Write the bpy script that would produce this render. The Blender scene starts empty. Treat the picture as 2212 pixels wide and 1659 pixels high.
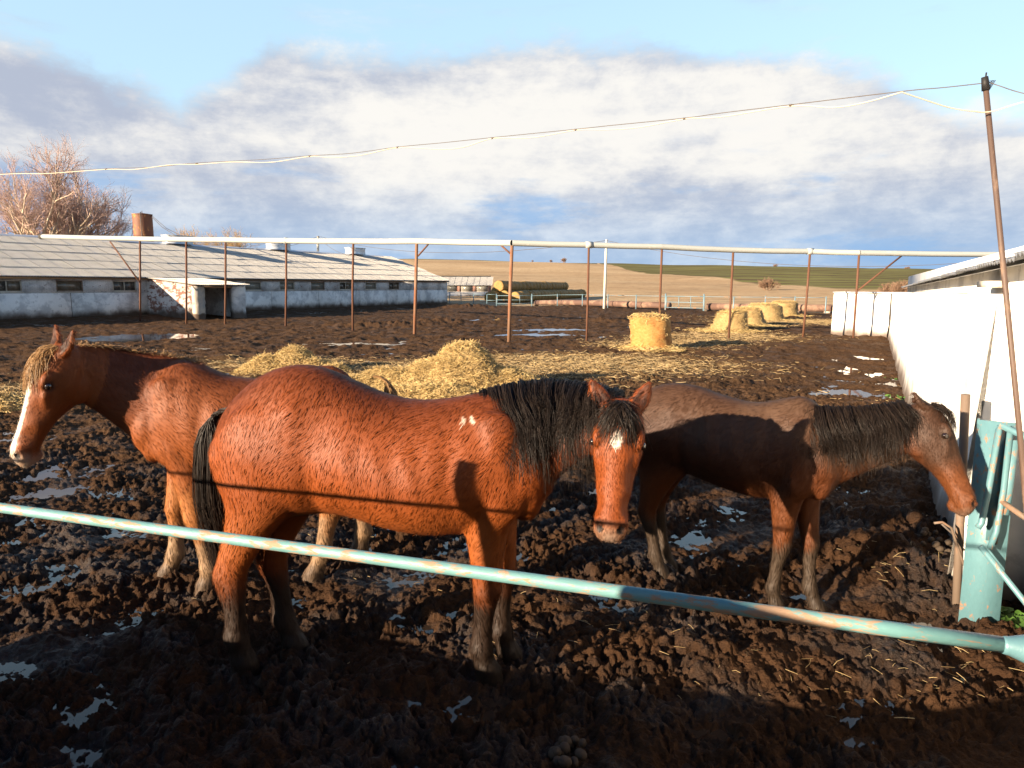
import bpy, math, random
import numpy as np
from mathutils import Vector, Matrix, Quaternion

random.seed(7)
RNG = np.random.default_rng(11)
SC = bpy.context.scene
COL = SC.collection

# ------------------------------------------------------------------ camera
EYE = 1.95
FPX = 1500.0                       # focal length in pixels of a 2212 px wide picture
PITCH = math.radians(8.03)
cam_d = bpy.data.cameras.new('camera')
cam = bpy.data.objects.new('camera', cam_d)
COL.objects.link(cam)
cam.location = (0, 0, EYE)
cam.rotation_euler = (math.pi / 2 - PITCH, 0, 0)
cam_d.sensor_width = 36
cam_d.lens = 36 * FPX / 2212
cam_d.clip_start = 0.05
cam_d.clip_end = 9000
SC.camera = cam

# ------------------------------------------------------------------ sun direction
SUN_EL = math.radians(13.5)
SUN_AZ = math.radians(54)          # the light travels this far right of straight ahead
LDIR = Vector((math.sin(SUN_AZ) * math.cos(SUN_EL), math.cos(SUN_AZ) * math.cos(SUN_EL), -math.sin(SUN_EL)))
sun_d = bpy.data.lights.new('sun', 'SUN')
sun_d.energy = 5.0
sun_d.angle = math.radians(0.5)
sun_d.color = (1.0, 0.80, 0.58)
sun = bpy.data.objects.new('sun', sun_d)
COL.objects.link(sun)
sun.rotation_euler = LDIR.to_track_quat('-Z', 'Y').to_euler()

SC.view_settings.view_transform = 'Standard'
SC.view_settings.look = 'None'
SC.view_settings.gamma = 1
SC.view_settings.use_curve_mapping = False
EXPO = 1.9
SC.view_settings.exposure = EXPO


def px(x, y, z=0.0):
    """ground point (height z) under a pixel of the 2212 x 1659 picture"""
    a = math.atan((y - 829.5) / FPX) + PITCH
    Y = (EYE - z) / math.tan(a)
    return pxY(x, y, Y)


def pxY(x, y, Y):
    a = math.atan((y - 829.5) / FPX) + PITCH
    z = EYE - Y * math.tan(a)
    zc = Y * math.cos(PITCH) + (EYE - z) * math.sin(PITCH)
    return Vector(((x - 1106) / FPX * zc, Y, z))


# ------------------------------------------------------------------ node helpers
class NT:
    def __init__(self, tree):
        self.t = tree
        self.n = tree.nodes
        self.l = tree.links

    def add(self, typ, ins=None, **props):
        nd = self.n.new('ShaderNode' + typ)
        for k, v in props.items():
            setattr(nd, k, v)
        if ins:
            for k, v in ins.items():
                self.put(nd, k, v)
        return nd

    def put(self, nd, k, v):
        s = nd.inputs[k]
        if isinstance(v, bpy.types.NodeSocket):
            self.l.new(v, s)
        elif isinstance(v, bpy.types.Node):
            self.l.new(v.outputs[0], s)
        else:
            if isinstance(v, tuple) and len(v) == 3 and s.type == 'RGBA':
                v = v + (1,)
            s.default_value = v

    def math(self, op, a, b=0.0, c=None, clamp=False):
        nd = self.n.new('ShaderNodeMath')
        nd.operation = op
        nd.use_clamp = clamp
        self.put(nd, 0, a)
        self.put(nd, 1, b)
        if c is not None:
            self.put(nd, 2, c)
        return nd.outputs[0]

    def vmath(self, op, a, b=None):
        nd = self.n.new('ShaderNodeVectorMath')
        nd.operation = op
        self.put(nd, 0, a)
        if b is not None:
            self.put(nd, 1 if op != 'SCALE' else 3, b)
        return nd.outputs[1 if op in ('LENGTH', 'DOT_PRODUCT', 'DISTANCE') else 0]

    def mix(self, f, a, b, blend='MIX'):
        nd = self.n.new('ShaderNodeMix')
        nd.data_type = 'RGBA'
        nd.blend_type = blend
        nd.clamp_factor = True
        self.put(nd, 0, f)
        self.put(nd, 6, a)
        self.put(nd, 7, b)
        return nd.outputs[2]

    def ramp(self, f, stops, interp='LINEAR'):
        nd = self.n.new('ShaderNodeValToRGB')
        nd.color_ramp.interpolation = interp
        els = nd.color_ramp.elements
        while len(els) < len(stops):
            els.new(0.5)
        for e, (p, c) in zip(els, stops):
            e.position = p
            if not isinstance(c, tuple):
                c = (c, c, c)
            e.color = c + (1,) if len(c) == 3 else c
        self.put(nd, 0, f)
        return nd.outputs[0]

    def sstep(self, v, lo, hi):
        nd = self.n.new('ShaderNodeMapRange')
        nd.interpolation_type = 'SMOOTHSTEP'
        self.put(nd, 'Value', v)
        self.put(nd, 'From Min', lo)
        self.put(nd, 'From Max', hi)
        return nd.outputs[0]

    def noise(self, vec, scale, detail=4, rough=0.55, dist=0.0, lac=2.0):
        nd = self.n.new('ShaderNodeTexNoise')
        self.put(nd, 'Vector', vec)
        self.put(nd, 'Scale', scale)
        nd.inputs['Detail'].default_value = detail
        nd.inputs['Roughness'].default_value = rough
        nd.inputs['Distortion'].default_value = dist
        nd.inputs['Lacunarity'].default_value = lac
        return nd.outputs[0]

    def mapping(self, vec, loc=(0, 0, 0), rot=(0, 0, 0), scale=(1, 1, 1)):
        nd = self.n.new('ShaderNodeMapping')
        self.put(nd, 'Vector', vec)
        nd.inputs['Location'].default_value = loc
        nd.inputs['Rotation'].default_value = rot
        nd.inputs['Scale'].default_value = scale
        return nd.outputs[0]


MATS = {}


def new_mat(name):
    m = bpy.data.materials.new(name)
    m.use_nodes = True
    nt = NT(m.node_tree)
    nt.n.clear()
    out = nt.add('OutputMaterial')
    b = nt.add('BsdfPrincipled')
    nt.l.new(b.outputs[0], out.inputs[0])
    MATS[name] = m
    return m, nt, b


def bump(nt, b, h, strength=0.3, dist=0.01):
    nd = nt.add('Bump', {'Height': h, 'Strength': strength, 'Distance': dist})
    nt.put(b, 'Normal', nd.outputs[0])


# ------------------------------------------------------------------ sky
def build_world():
    w = bpy.data.worlds.new('World')
    SC.world = w
    w.use_nodes = True
    nt = NT(w.node_tree)
    nt.n.clear()
    out = nt.add('OutputWorld')
    sky = nt.add('TexSky', sky_type='NISHITA', sun_disc=False, sun_elevation=SUN_EL,
                 sun_rotation=SUN_AZ + math.pi, altitude=200, air_density=1.0, dust_density=0.6, ozone_density=1.2)
    tc = nt.add('TexCoord')
    d = tc.outputs['Generated']
    sep = nt.add('SeparateXYZ', {0: d})
    X, Y, Z = sep.outputs[0], sep.outputs[1], sep.outputs[2]
    az = nt.math('ARCTAN2', X, Y)
    el = nt.math('ARCSINE', Z)
    # a flat cloud layer seen from below: direction projected on a plane overhead
    zz = nt.math('ADD', nt.math('MAXIMUM', Z, 0.0), 0.10)
    cx = nt.math('DIVIDE', X, zz)
    cy = nt.math('DIVIDE', Y, zz)
    pl = nt.add('CombineXYZ', {0: cx, 1: cy, 2: 0.3}).outputs[0]
    # gentler billow coordinates (azimuth / stretched elevation)
    bil = nt.add('CombineXYZ', {0: az, 1: nt.math('MULTIPLY', el, 1.7), 2: 1.7}).outputs[0]
    n_big = nt.noise(nt.mapping(bil, (4.3, 1.1, 0)), 2.6, 6, 0.52, 0.1)
    n_mid = nt.noise(nt.mapping(bil, (1.2, 5.0, 3)), 5.5, 11, 0.66, 0.15)
    n_str = nt.noise(nt.mapping(bil, (7.7, 2.0, 9), (0, 0, -0.10), (1, 3.2, 1)), 3.2, 8, 0.6, 0.1)
    n_fin = nt.noise(nt.mapping(bil, (3.1, 8.0, 5)), 17.0, 8, 0.62, 0.2)
    # bank outline by compass direction (height of the cloud tops in radians)
    azn = nt.math('ADD', nt.math('MULTIPLY', az, 0.5), 0.5, clamp=True)
    prof = [(-.9, .25), (-.66, .275), (-.52, .262), (-.43, .228), (-.37, .262), (-.32, .305), (-.15, .312), (0, .325), (.2, .318), (.36, .290), (.46, .262), (.55, .215), (.64, .19), (.9, .23)]
    top = nt.ramp(azn, [(p_ * 0.5 + 0.5, v_) for p_, v_ in prof])
    top = nt.math('ADD', top, nt.math('MULTIPLY', nt.math('SUBTRACT', n_big, 0.5), 0.07))
    top = nt.math('ADD', top, nt.math('MULTIPLY', nt.math('SUBTRACT', n_mid, 0.5), 0.09))
    top = nt.math('ADD', top, nt.math('MULTIPLY', nt.math('SUBTRACT', n_fin, 0.5), 0.045))
    cov = nt.sstep(nt.math('SUBTRACT', top, el), -0.012, 0.030)
    veil = nt.math('MULTIPLY', nt.math('MULTIPLY', nt.sstep(n_str, 0.52, 0.80), 0.6), nt.sstep(el, 0.75, 0.40))
    cov = nt.math('MAXIMUM', cov, veil)
    # inside the bank: sunlit white against slate undersides
    daz = nt.math('DIVIDE', nt.math('ADD', az, 0.02), 0.36)
    de = nt.math('DIVIDE', nt.math('SUBTRACT', el, 0.205), 0.11)
    core = nt.math('EXPONENT', nt.math('MULTIPLY', nt.math('ADD', nt.math('POWER', daz, 2), nt.math('POWER', de, 2)), -1))
    daz2 = nt.math('DIVIDE', nt.math('SUBTRACT', az, 0.55), 0.30)
    de2 = nt.math('DIVIDE', nt.math('SUBTRACT', el, 0.17), 0.09)
    core2 = nt.math('EXPONENT', nt.math('MULTIPLY', nt.math('ADD', nt.math('POWER', daz2, 2), nt.math('POWER', de2, 2)), -1))
    lit = nt.math('ADD', nt.math('MULTIPLY', core, 0.66), nt.math('MULTIPLY', core2, 0.42))
    lit = nt.math('ADD', lit, nt.math('MULTIPLY', nt.math('SUBTRACT', n_mid, 0.5), 1.7))
    lit = nt.math('ADD', lit, nt.math('MULTIPLY', nt.math('SUBTRACT', n_str, 0.5), 1.1))
    lit = nt.math('ADD', lit, nt.math('MULTIPLY', nt.math('SUBTRACT', n_fin, 0.5), 0.75))
    lit = nt.math('ADD', lit, 0.19)
    lowf = nt.sstep(el, 0.02, 0.16)
    dark = nt.mix(lowf, (0.40, 0.55, 0.77), (0.48, 0.535, 0.66))
    brt = nt.mix(lowf, (0.66, 0.78, 0.93), (0.98, 0.955, 0.91))
    cl = nt.mix(nt.sstep(lit, 0.05, 0.85), dark, brt)
    n_gap = nt.noise(nt.mapping(bil, (9.1, 3.3, 2), (0, 0, -0.06), (1, 2.6, 1)), 3.6, 8, 0.6, 0.1)
    gap = nt.math('MULTIPLY', nt.sstep(n_gap, 0.53, 0.66), nt.sstep(el, 0.22, 0.10))
    cl = nt.mix(nt.math('MULTIPLY', gap, 0.75), cl, (0.30, 0.52, 0.84))
    g = 1.0 / (2 ** EXPO)
    cl = nt.mix(1.0, cl, (g, g, g), 'MULTIPLY')
    clear = nt.mix(1.0, sky.outputs[0], (0.10, 0.10, 0.10), 'MULTIPLY')
    clear = nt.mix(0.75, clear, (0.58 * g, 0.83 * g, 1.0 * g))
    clear = nt.mix(nt.sstep(el, 0.34, 0.85), clear, (0.06 * g, 0.15 * g, 0.40 * g))
    fin = nt.mix(cov, clear, cl)
    bg = nt.add('Background', {'Color': fin, 'Strength': 1.0})
    nt.l.new(bg.outputs[0], out.inputs[0])


build_world()


# ------------------------------------------------------------------ mesh helpers
def link(o, parent=None, label=None, cat=None, group=None, kind=None):
    COL.objects.link(o)
    if parent is not None:
        o.parent = parent
    if label:
        o['label'] = label
    if cat:
        o['category'] = cat
    if group:
        o['group'] = group
    if kind:
        o['kind'] = kind
    return o


def empty(name, loc=(0, 0, 0), rz=0.0, label=None, cat=None, group=None):
    o = bpy.data.objects.new(name, None)
    o.empty_display_size = 0.2
    o.location = loc
    o.rotation_euler = (0, 0, rz)
    return link(o, None, label, cat, group)


def mesh_np(name, V, F, smooth=False):
    """V (n,3); F: list of index arrays with 3 or 4 columns"""
    me = bpy.data.meshes.new(name)
    V = np.asarray(V, dtype=np.float32)
    if not isinstance(F, list):
        F = [F]
    F = [np.asarray(f, dtype=np.int32) for f in F if len(f)]
    me.vertices.add(len(V))
    me.vertices.foreach_set('co', V.ravel())
    loops = np.concatenate([f.ravel() for f in F])
    tot = np.concatenate([np.full(len(f), f.shape[1], dtype=np.int32) for f in F])
    start = np.concatenate([[0], np.cumsum(tot)[:-1]]).astype(np.int32)
    me.loops.add(len(loops))
    me.loops.foreach_set('vertex_index', loops)
    me.polygons.add(len(tot))
    me.polygons.foreach_set('loop_start', start)
    me.polygons.foreach_set('loop_total', tot)
    if smooth:
        me.polygons.foreach_set('use_smooth', np.ones(len(tot), dtype=bool))
    me.update(calc_edges=True)
    me.validate()
    return me


def set_col(me, name, C):
    a = me.color_attributes.new(name, 'FLOAT_COLOR', 'POINT')
    C = np.asarray(C, dtype=np.float32)
    if C.shape[1] == 3:
        C = np.concatenate([C, np.ones((len(C), 1), np.float32)], 1)
    a.data.foreach_set('color', C.ravel())


class MB:
    """collects simple solids into one mesh"""
    def __init__(self):
        self.V = []
        self.F4 = []
        self.F3 = []
        self.n = 0

    def raw(self, V, F4=(), F3=()):
        V = np.asarray(V, float)
        self.V.append(V)
        if len(F4):
            self.F4.append(np.asarray(F4, int) + self.n)
        if len(F3):
            self.F3.append(np.asarray(F3, int) + self.n)
        self.n += len(V)
        return self

    def box(self, x0, x1, y0, y1, z0, z1, M=None):
        V = np.array([(x, y, z) for z in (z0, z1) for y in (y0, y1) for x in (x0, x1)], float)
        if M is not None:
            V = np.array([tuple(M @ Vector(v)) for v in V])
        F = [(0, 2, 3, 1), (4, 5, 7, 6), (0, 1, 5, 4), (2, 6, 7, 3), (0, 4, 6, 2), (1, 3, 7, 5)]
        return self.raw(V, F)

    def tube(self, P, R, n=10, cap=True, up=None):
        P = np.asarray([tuple(p) for p in P], float)
        if np.isscalar(R):
            R = [R] * len(P)
        T = np.gradient(P, axis=0)
        T /= np.linalg.norm(T, axis=1)[:, None] + 1e-12
        a = np.array([0, 0, 1.0]) if abs(T[0][2]) < 0.9 else np.array([1.0, 0, 0])
        s = np.cross(T[0], a)
        s /= np.linalg.norm(s)
        V = []
        th = np.linspace(0, 2 * np.pi, n, endpoint=False)
        for p, t, r in zip(P, T, R):
            s = s - t * np.dot(s, t)
            s /= np.linalg.norm(s) + 1e-12
            b = np.cross(t, s)
            V.append(p + r * (np.cos(th)[:, None] * s + np.sin(th)[:, None] * b))
        V = np.concatenate(V)
        m = len(P)
        i = np.arange(n)
        j = (i + 1) % n
        F = np.concatenate([np.stack([k * n + i, k * n + j, (k + 1) * n + j, (k + 1) * n + i], 1) for k in range(m - 1)])
        F3 = []
        if cap:
            V = np.concatenate([V, [P[0]], [P[-1]]])
            c0, c1 = m * n, m * n + 1
            F3 = np.concatenate([np.stack([np.full(n, c0), j, i], 1), np.stack([np.full(n, c1), (m - 1) * n + i, (m - 1) * n + j], 1)])
        return self.raw(V, F, F3)

    def rings(self, RG, closed=True):
        """loft through a list of rings (k, n, 3)"""
        RG = np.asarray(RG, float)
        m, n = RG.shape[:2]
        V = RG.reshape(-1, 3)
        i = np.arange(n)
        j = (i + 1) % n
        F = np.concatenate([np.stack([k * n + i, k * n + j, (k + 1) * n + j, (k + 1) * n + i], 1) for k in range(m - 1)])
        F3 = []
        if closed:
            V = np.concatenate([V, [RG[0].mean(0)], [RG[-1].mean(0)]])
            c0, c1 = m * n, m * n + 1
            F3 = np.concatenate([np.stack([np.full(n, c0), j, i], 1), np.stack([np.full(n, c1), (m - 1) * n + i, (m - 1) * n + j], 1)])
        return self.raw(V, F, F3)

    def ellipsoid(self, c, r, n=16, m=10, M=None):
        RG = []
        th = np.linspace(0, 2 * np.pi, n, endpoint=False)
        for k in range(1, m):
            a = math.pi * k / m
            ring = np.stack([np.cos(th) * math.sin(a) * r[0], np.sin(th) * math.sin(a) * r[1], np.full(n, -math.cos(a) * r[2])], 1)
            RG.append(ring)
        RG = np.array(RG)
        if M is not None:
            RG = RG @ np.array(M).T
        return self.rings(RG + np.asarray(c, float))

    def mesh(self, name, smooth=False):
        F = []
        if self.F4:
            F.append(np.concatenate(self.F4))
        if self.F3:
            F.append(np.concatenate(self.F3))
        return mesh_np(name, np.concatenate(self.V), F, smooth)

    def obj(self, name, mat, parent=None, smooth=False, **kw):
        me = self.mesh(name, smooth)
        me.materials.append(MATS[mat])
        o = bpy.data.objects.new(name, me)
        return link(o, parent, **kw)


def obj_from(name, me, mat=None, parent=None, **kw):
    if mat:
        me.materials.append(MATS[mat])
    return link(bpy.data.objects.new(name, me), parent, **kw)


def autosmooth(o, ang=40):
    me = o.data
    me.polygons.foreach_set('use_smooth', np.ones(len(me.polygons), dtype=bool))
    me.set_sharp_from_angle(angle=math.radians(ang))


# ------------------------------------------------------------------ noise in numpy
_P = np.random.default_rng(3).permutation(4096)
_ang = np.random.default_rng(4).uniform(0, 2 * np.pi, 4096)
_GX, _GY = np.cos(_ang), np.sin(_ang)


def _h(i, j, seed):
    return _P[(_P[(i + seed * 57) & 4095] + j) & 4095]


def perlin(x, y, seed=0):
    xi = np.floor(x).astype(np.int64)
    yi = np.floor(y).astype(np.int64)
    xf = x - xi
    yf = y - yi
    u = xf * xf * xf * (xf * (xf * 6 - 15) + 10)
    v = yf * yf * yf * (yf * (yf * 6 - 15) + 10)

    def g(a, b):
        k = _h(xi + a, yi + b, seed)
        return _GX[k] * (xf - a) + _GY[k] * (yf - b)
    a = g(0, 0) * (1 - u) + g(1, 0) * u
    b = g(0, 1) * (1 - u) + g(1, 1) * u
    return (a * (1 - v) + b * v) * 1.5


def fbm(x, y, oct=4, seed=0, gain=0.5):
    s = 0
    a = 1.0
    f = 1.0
    for o in range(oct):
        s = s + a * perlin(x * f + 13.7 * o, y * f - 7.1 * o, seed + o)
        a *= gain
        f *= 2.03
    return s


_JX = np.random.default_rng(5).uniform(0.1, 0.9, 4096)
_JY = np.random.default_rng(6).uniform(0.1, 0.9, 4096)
_JR = np.random.default_rng(8).uniform(0.0, 1.0, 4096)


def lumps(x, y, seed=0):
    """rounded clods: highest of the spheres sitting in the neighbouring cells"""
    xi = np.floor(x).astype(np.int64)
    yi = np.floor(y).astype(np.int64)
    best = np.zeros_like(x)
    for a in (-1, 0, 1):
        for b in (-1, 0, 1):
            k = _h(xi + a, yi + b, seed)
            dx = xi + a + _JX[k] - x
            dy = yi + b + _JY[k] - y
            r = 0.25 + 0.55 * _JR[k]
            d = 1 - (dx * dx + dy * dy) / (r * r)
            best = np.maximum(best, np.sqrt(np.maximum(d, 0)) * r)
    return best


def sst(v, lo, hi):
    t = np.clip((v - lo) / (hi - lo), 0, 1)
    return t * t * (3 - 2 * t)


# ------------------------------------------------------------------ materials
def m_mud():
    m, nt, b = new_mat('mud')
    geo = nt.add('NewGeometry')
    p = geo.outputs['Position']
    att = nt.add('VertexColor', layer_name='Mask')
    sep = nt.add('SeparateColor', {0: att.outputs[0]})
    n1 = nt.noise(p, 1.6, 6, 0.6)
    n2 = nt.noise(p, 22, 5, 0.65)
    n3 = nt.noise(p, 120, 3, 0.6)
    mud = nt.mix(nt.sstep(n1, 0.35, 0.68), (0.017, 0.0092, 0.0054), (0.044, 0.0225, 0.0115))
    mud = nt.mix(nt.math('MULTIPLY', nt.sstep(n2, 0.45, 0.75), 0.6), mud, (0.080, 0.042, 0.0215))
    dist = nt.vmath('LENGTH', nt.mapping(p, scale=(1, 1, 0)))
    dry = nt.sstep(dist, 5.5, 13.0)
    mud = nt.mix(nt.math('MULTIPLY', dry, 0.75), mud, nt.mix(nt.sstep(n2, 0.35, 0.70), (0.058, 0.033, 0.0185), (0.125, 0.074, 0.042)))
    # fields
    big = nt.noise(p, 0.012, 5, 0.55)
    fine = nt.noise(nt.mapping(p, scale=(1, 1, 4)), 0.35, 6, 0.7)
    tan = nt.mix(nt.sstep(big, 0.35, 0.65), (0.40, 0.275, 0.155), (0.53, 0.385, 0.225))
    tan = nt.mix(nt.math('MULTIPLY', nt.sstep(fine, 0.45, 0.72), 0.7), tan, (0.22, 0.135, 0.07))
    ruts = nt.noise(nt.mapping(p, rot=(0, 0, 0.5), scale=(0.02, 0.22, 0.1)), 1.0, 3, 0.6)
    tan = nt.mix(nt.math('MULTIPLY', nt.sstep(ruts, 0.56, 0.66), 0.45), tan, (0.20, 0.13, 0.075))
    wav = nt.add('TexWave', {'Vector': nt.mapping(p, rot=(0, 0, math.radians(-62))), 'Scale': 0.0105, 'Distortion': 3.0, 'Detail': 3.0, 'Detail Scale': 0.3})
    gn = nt.noise(p, 0.02, 5, 0.6)
    grn = nt.mix(nt.sstep(wav.outputs['Fac'], 0.35, 0.75), (0.105, 0.078, 0.044), (0.160, 0.158, 0.056))
    grn = nt.mix(nt.math('MULTIPLY', nt.sstep(gn, 0.45, 0.7), 0.7), grn, (0.200, 0.190, 0.075))
    fld = nt.mix(sep.outputs[1], tan, grn)
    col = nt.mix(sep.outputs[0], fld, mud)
    # trodden straw
    col = nt.mix(nt.math('MULTIPLY', sep.outputs[2], nt.sstep(n2, 0.35, 0.6)), col, (0.34, 0.22, 0.09))
    nt.put(b, 'Base Color', col)
    rgh = nt.math('ADD', nt.math('MULTIPLY', nt.sstep(n1, 0.30, 0.62), 0.30), 0.40)
    rgh = nt.math('ADD', nt.math('MULTIPLY', n2, 0.22), rgh)
    rgh = nt.mix(sep.outputs[0], (0.95, 0.95, 0.95), rgh)
    nt.put(b, 'Roughness', rgh)
    nt.put(b, 'Specular IOR Level', nt.math('MULTIPLY', nt.math('ADD', 0.05, nt.math('MULTIPLY', nt.sstep(n1, 0.55, 0.35), 0.28)), nt.math('SUBTRACT', 1.0, nt.math('MULTIPLY', dry, 0.9))))
    n4 = nt.noise(p, 48, 4, 0.7)
    h = nt.math('ADD', nt.math('MULTIPLY', n2, 0.8), nt.math('ADD', nt.math('MULTIPLY', n4, 0.5), nt.math('MULTIPLY', n3, 0.25)))
    bump(nt, b, h, 1.0, 0.035)


def m_water():
    m, nt, b = new_mat('water')
    geo = nt.add('NewGeometry')
    n = nt.noise(geo.outputs['Position'], 9, 3, 0.5)
    nt.put(b, 'Base Color', (0.030, 0.020, 0.014))
    nt.put(b, 'Roughness', 0.03)
    nt.put(b, 'IOR', 1.33)
    nt.put(b, 'Specular IOR Level', 0.75)
    bump(nt, b, n, 0.06, 0.004)


def m_paint(name, paint, rust, lo, hi, rough=0.45, scale=9.0, stretch=(1, 1, 1), metallic=0.0, grime=0.35):
    m, nt, b = new_mat(name)
    tc = nt.add('TexCoord')
    p = nt.mapping(tc.outputs['Object'], scale=stretch)
    n = nt.noise(p, scale, 8, 0.68, 0.4)
    n2 = nt.noise(p, scale * 0.25, 4, 0.6)
    mm = nt.math('ADD', nt.math('MULTIPLY', n, 0.7), nt.math('MULTIPLY', n2, 0.3))
    r2 = nt.mix(nt.noise(p, scale * 4, 4, 0.7), rust, tuple(min(1, c * 1.9) for c in rust))
    var = nt.mix(nt.math('MULTIPLY', nt.noise(p, scale * 1.6, 5, 0.7), grime), paint, tuple(c * 0.55 for c in paint))
    f = nt.sstep(mm, lo, hi)
    nt.put(b, 'Base Color', nt.mix(f, var, r2))
    nt.put(b, 'Roughness', nt.math('ADD', rough, nt.math('MULTIPLY', f, 0.35)))
    nt.put(b, 'Metallic', metallic)
    bump(nt, b, mm, 0.35, 0.006)
    return m


def m_plain(name, c, rough=0.7, var=0.3, scale=6.0, spec=0.3, bmp=0.2, metallic=0.0, stretch=(1, 1, 1), dark=0.55):
    m, nt, b = new_mat(name)
    tc = nt.add('TexCoord')
    p = nt.mapping(tc.outputs['Object'], scale=stretch)
    n = nt.noise(p, scale, 7, 0.62)
    n2 = nt.noise(p, scale * 7, 4, 0.6)
    f = nt.math('ADD', nt.math('MULTIPLY', n, 0.7), nt.math('MULTIPLY', n2, 0.3))
    nt.put(b, 'Base Color', nt.mix(nt.math('MULTIPLY', nt.sstep(f, 0.35, 0.7), var * 2), c, tuple(x * dark for x in c)))
    nt.put(b, 'Roughness', rough)
    nt.put(b, 'Specular IOR Level', spec)
    nt.put(b, 'Metallic', metallic)
    bump(nt, b, f, bmp, 0.01)
    return m


def m_limewash(name, base, zdirt, brick=0.0, grey=0.5, zscale=1.0):
    """lime-washed wall with flaking patches, damp foot (height in world metres) and optional brick relief"""
    m, nt, b = new_mat(name)
    geo = nt.add('NewGeometry')
    tc = nt.add('TexCoord')
    o = tc.outputs['Object']
    p = geo.outputs['Position']
    z = nt.add('SeparateXYZ', {0: p}).outputs[2]
    n1 = nt.noise(p, 0.9, 7, 0.62, 0.3)
    n2 = nt.noise(p, 4.5, 7, 0.66, 0.2)
    n3 = nt.noise(nt.mapping(p, scale=(1, 1, 0.6)), 1.3, 4, 0.55)
    c = nt.mix(nt.math('MULTIPLY', nt.sstep(n1, 0.44, 0.60), grey), base, (0.27, 0.27, 0.28))
    c = nt.mix(nt.math('MULTIPLY', nt.sstep(n2, 0.55, 0.68), grey * 0.9), c, (0.19, 0.17, 0.16))
    h = nt.math('MULTIPLY', n2, 0.4)
    if brick > 0:
        q = nt.add('CombineXYZ', {0: nt.math('ADD', nt.add('SeparateXYZ', {0: o}).outputs[0], nt.add('SeparateXYZ', {0: o}).outputs[1]), 1: nt.add('SeparateXYZ', {0: o}).outputs[2], 2: 0.0}).outputs[0]
        br = nt.add('TexBrick', {'Vector': q, 'Color1': (0.30, 0.10, 0.055), 'Color2': (0.22, 0.075, 0.045), 'Mortar': (0.30, 0.27, 0.24), 'Scale': 1.0,
                                 'Mortar Size': 0.012, 'Brick Width': 0.26, 'Row Height': 0.075})
        fl = nt.sstep(nt.math('ADD', nt.math('MULTIPLY', nt.noise(nt.mapping(p, scale=(1, 1, 2.2)), 1.7, 6, 0.65), 0.75), nt.math('MULTIPLY', n2, 0.25)), 0.60 - brick * 0.12, 0.66 - brick * 0.12)
        c = nt.mix(fl, c, br.outputs[0])
        c = nt.mix(nt.math('MULTIPLY', br.outputs[1], 0.35), c, (0.16, 0.13, 0.11))
        h = nt.math('SUBTRACT', h, nt.math('MULTIPLY', br.outputs[1], 0.8))
    dz = nt.math('ADD', z if zdirt > 0 else 99.0, nt.math('MULTIPLY', nt.math('SUBTRACT', n3, 0.5), 0.75 * zscale))
    c = nt.mix(nt.math('MULTIPLY', nt.sstep(dz, max(zdirt, .2), 0.05 * zscale), 0.95), c, (0.075, 0.050, 0.036))
    nt.put(b, 'Base Color', c)
    nt.put(b, 'Roughness', 0.92)
    nt.put(b, 'Specular IOR Level', 0.15)
    bump(nt, b, h, 0.6, 0.02)


def m_roof():
    m, nt, b = new_mat('asbestos')
    oi = nt.add('ObjectInfo')
    geo = nt.add('NewGeometry')
    p = geo.outputs['Position']
    n = nt.noise(p, 1.1, 7, 0.65)
    n2 = nt.noise(p, 9, 5, 0.65)
    c = nt.mix(oi.outputs['Random'], (0.455, 0.435, 0.39), (0.485, 0.46, 0.41))
    c = nt.mix(nt.math('MULTIPLY', nt.sstep(n, 0.45, 0.72), 0.55), c, (0.36, 0.34, 0.30))
    c = nt.mix(nt.math('MULTIPLY', nt.sstep(n2, 0.58, 0.72), 0.4), c, (0.22, 0.21, 0.185))
    nt.put(b, 'Base Color', c)
    nt.put(b, 'Roughness', 0.9)
    nt.put(b, 'Specular IOR Level', 0.2)
    bump(nt, b, n2, 0.3, 0.01)


def m_straw(name, c1, c2, c3):
    m, nt, b = new_mat(name)
    geo = nt.add('NewGeometry')
    r = geo.outputs['Random Per Island']
    c = nt.ramp(r, [(0.0, c3), (0.25, c1), (0.7, c2), (1.0, tuple(min(1, x * 1.15) for x in c2))])
    p = geo.outputs['Position']
    n = nt.noise(p, 2.5, 5, 0.6)
    c = nt.mix(nt.math('MULTIPLY', nt.sstep(n, 0.45, 0.7), 0.45), c, c3)
    nt.put(b, 'Base Color', c)
    nt.put(b, 'Roughness', 0.55)
    nt.put(b, 'Specular IOR Level', 0.35)


def m_bale(name, c1, c2, c3):
    m, nt, b = new_mat(name)
    tc = nt.add('TexCoord')
    o = tc.outputs['Object']
    n = nt.noise(nt.mapping(o, scale=(1, 1, 3)), 9, 7, 0.7)
    n2 = nt.noise(nt.mapping(o, scale=(1, 1, 2.4)), 48, 4, 0.7)
    n3 = nt.noise(o, 2.1, 4, 0.6)
    c = nt.mix(nt.sstep(n, 0.35, 0.65), c1, c2)
    c = nt.mix(nt.math('MULTIPLY', nt.sstep(n2, 0.5, 0.75), 0.7), c, c3)
    c = nt.mix(nt.math('MULTIPLY', nt.sstep(n3, 0.5, 0.7), 0.6), c, c3)
    nt.put(b, 'Base Color', c)
    nt.put(b, 'Roughness', 0.75)
    h = nt.math('ADD', n, nt.math('MULTIPLY', n2, 0.7))
    bump(nt, b, h, 0.9, 0.03)


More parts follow.
